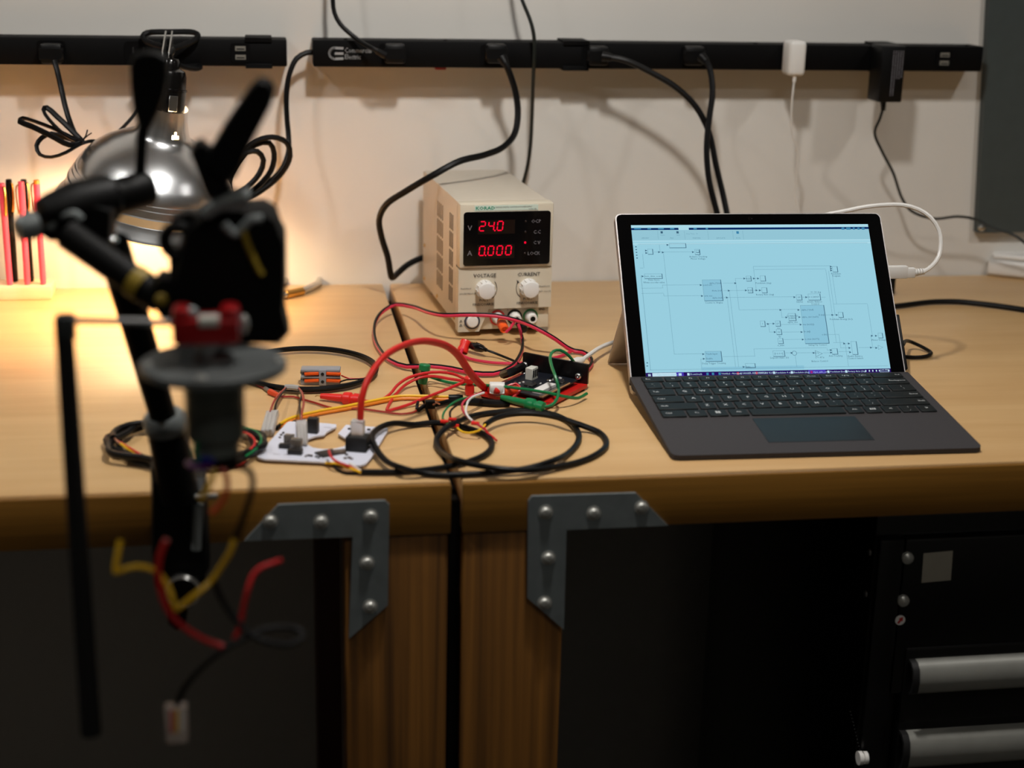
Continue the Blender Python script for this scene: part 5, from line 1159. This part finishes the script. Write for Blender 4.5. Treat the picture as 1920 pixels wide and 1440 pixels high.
b = MB(); slab(b, [(316, 430), (322, 410), (350, 398), (375, 402), (352, 430), (345, 442), (330, 440)], 1.0, 0.02); b.build('head_hook', blk, t)
b = MB(); slab(b, [(316, 470), (345, 470), (345, 560), (322, 560), (316, 500)], 1.0, 0.03); b.build('head_fork', blk, t)
b = MB(); b.tube([aty(x, y, 0.978) for x, y in ((384, 402), (402, 388), (425, 377), (450, 370), (466, 372))], lambda f: 0.0042 + 0.0018 * f, 10); b.build('lever_hinge', dkgrey, t)
b = MB(); slab(b, [(355, 290), (362, 272), (378, 266), (395, 280), (420, 330), (438, 362), (415, 375), (392, 378), (382, 362)], 0.975, 0.024); b.build('lever_root', grip, t)
b = MB(); slab(b, [(380, 318), (392, 284), (420, 236), (448, 194), (470, 162), (488, 147), (506, 150), (517, 168), (509, 198), (484, 246), (461, 290), (443, 332), (415, 350)], 0.972, 0.016); b.build('lever_handle', grip, t)
b = MB(); b.tube([aty(x, y, 0.9835) for x, y in ((456, 432), (463, 455), (474, 480), (486, 506), (492, 514))], 0.0046, 8, flat=(1, 0.5)); b.build('yellow_stripe', olive, t)
b = MB(); b.tube([aty(x, y, 0.983) for x, y in ((420, 420), (438, 438), (448, 436), (470, 412), (492, 410))], 0.0030, 8); b.build('clamp_rib', dkgrey, t)

# ------------------------------------------------------------------ rotary pendulum: motor, disc, hub, arm, hanging rod
YM = 0.945
mc = aty(400, 682, YM)                                            # disc centre
t = thing('rotary_pendulum', 'motor with grey disc, red hub and long hanging black rod in the foreground', 'pendulum', V((mc.x, mc.y, mc.z - 0.06)))
discm = mat('grey_anodised_disc', (104, 108, 108), 0.42, 0.3); motm = mat('dark_steel_motor', (120, 127, 122), 0.4, 0.6); redh = mat('red_anodised_hub', (150, 8, 14), 0.35, 0.2)
b = MB(); b.lathe([(0.0001, 0.002), (0.0445, 0.002), (0.0455, 0.001), (0.0455, -0.003), (0.0445, -0.004), (0.0001, -0.004)], mc, Z, 48); b.build('mounting_disc', discm, t)
for a in (-2.95, -1.72, -0.12, 1.3):
    p = mc + V((0.0405 * math.cos(a), 0.0405 * math.sin(a), 0.002)); b = MB(); b.lathe([(0.0034, 0), (0.0032, 0.0016), (0.0016, 0.0024), (0.0001, 0.0024)], p, Z, 12); b.build('disc_screw', ZINC, t)
b = MB(); b.lathe([(0.0185, -0.0042), (0.0185, -0.046), (0.0170, -0.049), (0.0150, -0.050), (0.0150, -0.058), (0.0130, -0.060), (0.0001, -0.060)], mc, Z, 32); b.build('motor_can', motm, t)
b = MB()
for k in (-0.018, -0.030): b.lathe([(0.0187, k), (0.0190, k - 0.0008), (0.0187, k - 0.0016)], mc, Z, 32)
b.build('motor_band', discm, t)
b = MB(); b.lathe([(0.0148, -0.056), (0.0148, -0.063), (0.0120, -0.066), (0.0001, -0.066)], mc, Z, 28); b.build('encoder_cap', BLACK, t)
b = MB(); b.lathe([(0.0125, 0.002), (0.0125, 0.0050), (0.0095, 0.0065), (0.0001, 0.0065)], mc, Z, 24); b.build('shaft_collar', DULL, t)
hz = aty(387, 606, YM); hw = 0.0205
b = MB(); b.box((hz.x, YM, hz.z - 0.0030), (2 * hw, 0.026, 0.0165), bev=0.003)
for s_ in (-1, 1): b.box((hz.x + s_ * 0.0145, YM, hz.z + 0.0060), (0.0125, 0.022, 0.0110), bev=0.004)
b.build('hub', redh, t)
b = MB(); b.cyl((hz.x, YM, mc.z + 0.006), (hz.x, YM, hz.z - 0.008), 0.006, n=16); b.build('shaft', DULL, t)
b = MB(); b.cyl((hz.x - 0.004, YM - 0.012, hz.z + 0.0045), (hz.x + 0.008, YM - 0.012, hz.z + 0.0045), 0.0040, n=14); b.build('encoder_pin', mat('ivory_socket', (200, 200, 190), 0.4), t)
for dx in (0.0230,):
    b = MB(); b.sphere((hz.x + dx, YM, hz.z - 0.001), 0.0042, 12, (0.7, 1, 1.5)); b.build('hub_screw', ZINC, t)
b = MB(); b.sphere((hz.x - 0.0085, YM - 0.004, hz.z + 0.0075), 0.0044, 10); b.build('hub_nut', dkgrey, t)
pr = aty(122, 606, YM - 0.004)
b = MB(); b.cyl((pr.x, pr.y, aty(122, 600, YM - 0.004).z), (hz.x - 0.018, YM, hz.z + 0.0005), 0.0025, n=12); b.build('arm_rod', DULL, t)
b = MB(); b.box((pr.x, pr.y, aty(122, 615, pr.y).z), (0.0120, 0.014, 0.0170), bev=0.002); b.build('pivot_block', mat('dark_pivot_metal', (66, 70, 70), 0.4, 0.5), t)
pb_ = aty(166, 1370, pr.y + 0.0)
pt_ = aty(122, 628, pr.y)
b = MB(); b.cyl((pt_.x, pr.y - 0.002, pt_.z), (pt_.x + 0.001, pr.y - 0.004, pb_.z), 0.0058, 0.0068, n=16); b.build('pendulum_rod', MATTE, t)
# wires dangling under the motor
def F(pts): return [aty(*p) for p in pts]
wy = YM
wires = [(RUBBER, 0.0021, [(430, 872, wy), (452, 876, wy), (470, 886, wy - 0.01), (474, 910, wy - 0.015), (464, 948, wy - 0.02), (448, 992, wy - 0.02), (440, 1010, wy - 0.02)], 'motor_lead'),
         (YELLOW, 0.0019, [(441, 1006, wy - 0.02), (432, 1034, wy - 0.02), (415, 1062, wy - 0.015), (394, 1092, wy - 0.012), (362, 1118, wy - 0.02), (336, 1138, wy - 0.03), (330, 1142, wy - 0.035), (324, 1126, wy - 0.035), (314, 1096, wy - 0.03), (290, 1070, wy - 0.028), (258, 1062, wy - 0.026), (230, 1068, wy - 0.026), (217, 1074, wy - 0.026), (220, 1045, wy - 0.024), (226, 1012, wy - 0.02)], 'motor_lead'),
         (RED, 0.0020, [(312, 1012, wy - 0.035), (304, 1030, wy - 0.035), (297, 1060, wy - 0.035), (300, 1102, wy - 0.035), (318, 1150, wy - 0.035), (356, 1184, wy - 0.03), (394, 1204, wy - 0.03), (418, 1212, wy - 0.03)], 'motor_lead'),
         (RUBBER, 0.0020, [(400, 1088, wy - 0.012), (414, 1120, wy - 0.012), (438, 1158, wy - 0.014), (470, 1190, wy - 0.018), (508, 1206, wy - 0.022), (545, 1208, wy - 0.024), (566, 1196, wy - 0.02), (562, 1182, wy - 0.012), (535, 1176, wy - 0.008), (496, 1180, wy - 0.010), (452, 1200, wy - 0.016), (405, 1228, wy - 0.02), (362, 1268, wy - 0.02), (340, 1300, wy - 0.02), (331, 1325, wy - 0.02)], 'connector_lead'),
         (RED, 0.0017, [(440, 1198, wy), (450, 1175, wy), (456, 1140, wy), (464, 1108, wy), (474, 1080, wy + 0.004), (490, 1064, wy + 0.006), (512, 1056, wy + 0.008), (528, 1050, wy + 0.008)], 'motor_lead')]
for m_, r_, q, nm in wires:
    b = MB(); b.tube(F(q), r_, 8); b.build(nm, m_, t)
for m_, q in ((mat('blue_insulation', (24, 40, 150), 0.4), [(360, 872, wy), (368, 864, wy - 0.012), (392, 862, wy - 0.016), (408, 868, wy - 0.01)]), (mat('violet_insulation', (96, 30, 110), 0.4), [(352, 868, wy), (362, 876, wy - 0.012), (388, 876, wy - 0.016), (402, 874, wy - 0.01)]), (GREEN, [(368, 832, wy - 0.012), (364, 848, wy - 0.018), (372, 864, wy - 0.016)]), (YELLOW, [(402, 870, wy - 0.01), (398, 895, wy - 0.016), (388, 918, wy - 0.018), (376, 936, wy - 0.018)]), (mat('orange_red_boot', (214, 70, 30), 0.4), [(408, 872, wy - 0.01), (424, 890, wy - 0.014), (424, 925, wy - 0.016), (408, 952, wy - 0.016), (396, 962, wy - 0.016)])):
    b = MB(); b.tube(F(q), 0.0018, 7); b.build('encoder_wire', m_, t)
c0 = aty(331, 1322, wy - 0.02); c1 = aty(331, 1388, wy - 0.02)
b = MB(); b.box((c0 + c1) / 2, (0.0140, 0.009, (c0 - c1).length), bev=0.0012); b.build('end_connector', mat('cloudy_nylon', (206, 190, 180), 0.4, trans=0.15, var=0.05), t)
for dx, m_ in ((-0.0030, RED), (0.0004, YELLOW), (0.0036, WHITE)):
    b = MB(); b.cyl(c0 + V((dx, -0.0050, -0.001)), c0 * 0.35 + c1 * 0.65 + V((dx, -0.0050, 0)), 0.0011, n=8); b.build('contact_wire', m_, t)
# ------------------------------------------------------------------ black tool chest under the right bench
chestm = mat('gloss_black_steel', (7, 7, 8), 0.3)
YC = YF + 0.022
xc = aty(1632, 1200, YC).x
d0 = ray(1322, 1200)
yr = CAM.y + (xc / d0.x) * d0.y
yr = min(yr, YB - 0.02)
t = thing('tool_chest', 'black steel tool chest with silver drawer handles under the bench', 'tool chest', (xc + 0.35, (YC + yr) / 2, 0))
ztop = TZ - TH - 0.012
b = MB(); b.box((xc + 0.36, (YC + yr) / 2 + 0.006, (ztop + 0.05) / 2 + 0.0), (0.72, yr - YC - 0.012, ztop - 0.05), bev=0.004); b.build('body', chestm, t)
for zz, hh in ((0.02, 0.05),):
    for xx in (xc + 0.05, xc + 0.66):
        for yy in (YC + 0.06, yr - 0.06):
            b = MB(); b.cyl((xx, yy - 0.012, 0.026), (xx, yy + 0.012, 0.026), 0.026, n=16); b.box((xx, yy, 0.045), (0.02, 0.034, 0.03)); b.build('caster', RUBBER, t)
b = MB(); b.box((xc + 0.012, YC + 0.004, ztop / 2 + 0.03), (0.024, 0.012, ztop - 0.10), bev=0.002); b.build('corner_post', chestm, t)
hm = mat('satin_aluminium_handle', (140, 140, 134), 0.45, 0.25)
def zat(px, py, y): return aty(px, py, y).z
for i, (lx, ly0, ly1) in enumerate(((1722, 1250, 1301), (1704, 1385, 1440))):
    p0 = aty(lx, ly0, YC - 0.014); p1 = aty(lx, ly1, YC - 0.014)
    zc, hh = (p0.z + p1.z) / 2, abs(p0.z - p1.z)
    b = MB(); b.box((xc + 0.375, YC + 0.003, zc - 0.012), (0.68, 0.014, hh + 0.052), bev=0.003); dr = b.build('drawer_front', chestm, t)
    prof = [(YC - 0.002, zc + hh * 0.62), (YC - 0.010, zc + hh * 0.60), (YC - 0.016, zc + hh * 0.42), (YC - 0.0185, zc), (YC - 0.017, zc - hh * 0.38), (YC - 0.011, zc - hh * 0.55), (YC - 0.010, zc - hh * 0.50), (YC - 0.014, zc - hh * 0.30), (YC - 0.0155, zc), (YC - 0.013, zc + hh * 0.36), (YC - 0.008, zc + hh * 0.5), (YC - 0.002, zc + hh * 0.52)]
    b = MB(); b.prism(prof, (p0.x, 0, 0), Y, Z, 0.62); hd_ = b.build('handle', hm, dr, angle=60)
    b = MB(); b.prism([(a - 0.0012, c) for a, c in prof], (p0.x - 0.006, 0, 0), Y, Z, 0.0065); b.build('handle_end', MATTE, dr)
b = MB(); b.box((xc + 0.375, YC + 0.0035, ztop - 0.10), (0.70, 0.010, 0.16), bev=0.003); b.build('top_panel', chestm, t)
for px, py in ((1702, 1047), (1694, 1127)):
    c = aty(px, py, YC - 0.003); b = MB(); b.lathe([(0.0001, -0.0042), (0.003, -0.0036), (0.0056, -0.0012), (0.0060, 0.002)], c, Y, 18); b.build('bolt_head', ZINC, t)
q = [aty(x, y, YC - 0.0022) for x, y in ((1728, 1093), (1783, 1088), (1787, 1033), (1732, 1038))]
b = MB(); b.prism([(p.x, p.z) for p in q], (0, YC - 0.0016, 0), X, Z, 0.0004); o = b.build('sticker', mat('off_white_sticker', (150, 145, 132), 0.5), t, smooth=False); o['label'] = 'square pale sticker'
c = aty(1688, 1163, YC - 0.0022)
b = MB(); b.cyl(c + V((0, 0.0006, 0)), c, 0.0050, n=20); st = b.build('arrow_sticker', WHITE, t)
ca_, sa_ = math.cos(0.95), math.sin(0.95)
ar = [(-0.0036, -0.0010), (0.0004, -0.0010), (0.0004, -0.0025), (0.0040, 0), (0.0004, 0.0025), (0.0004, 0.0010), (-0.0036, 0.0010)]
b = MB(); b.prism([(c.x + a * ca_ - d * sa_, c.z + a * sa_ + d * ca_) for a, d in ar], (0, c.y - 0.0001, 0), X, Z, 0.0003); b.build('arrow', mat('red_print', (190, 30, 24), 0.5), st, smooth=False)
for px, py in ((1643, 1035), (1630, 1113)):
    c = aty(px, py, YC + 0.02); b = MB(); b.lathe([(0.0001, -0.002), (0.0025, -0.0015), (0.0035, 0)], (xc + 0.0, c.y, c.z), X, 10); b.build('side_rivet', DULL, t)
# chain-pull bead by the chest
c = aty(1617, 1421, YC - 0.012)
tt = thing('pull_chain', 'small white pull on a bead chain beside the drawers', 'pull chain', c)
b = MB(); b.cyl(c - X * 0.0045, c - X * 0.0008, 0.0068, n=16); b.cyl(c + X * 0.0008, c + X * 0.0045, 0.0062, n=16); b.cyl(c - X * 0.002, c + X * 0.002, 0.0045, n=12); b.build('pull', WHITE, tt)
b = MB()
for k in range(12):
    p = aty(1612 - k * 1.6, 1406 - k * 6.5, YC - 0.010 + k * 0.0008); b.sphere(p, 0.0007, 6)
o = b.build('bead_chain', MATTE, tt); o['kind'] = 'stuff'
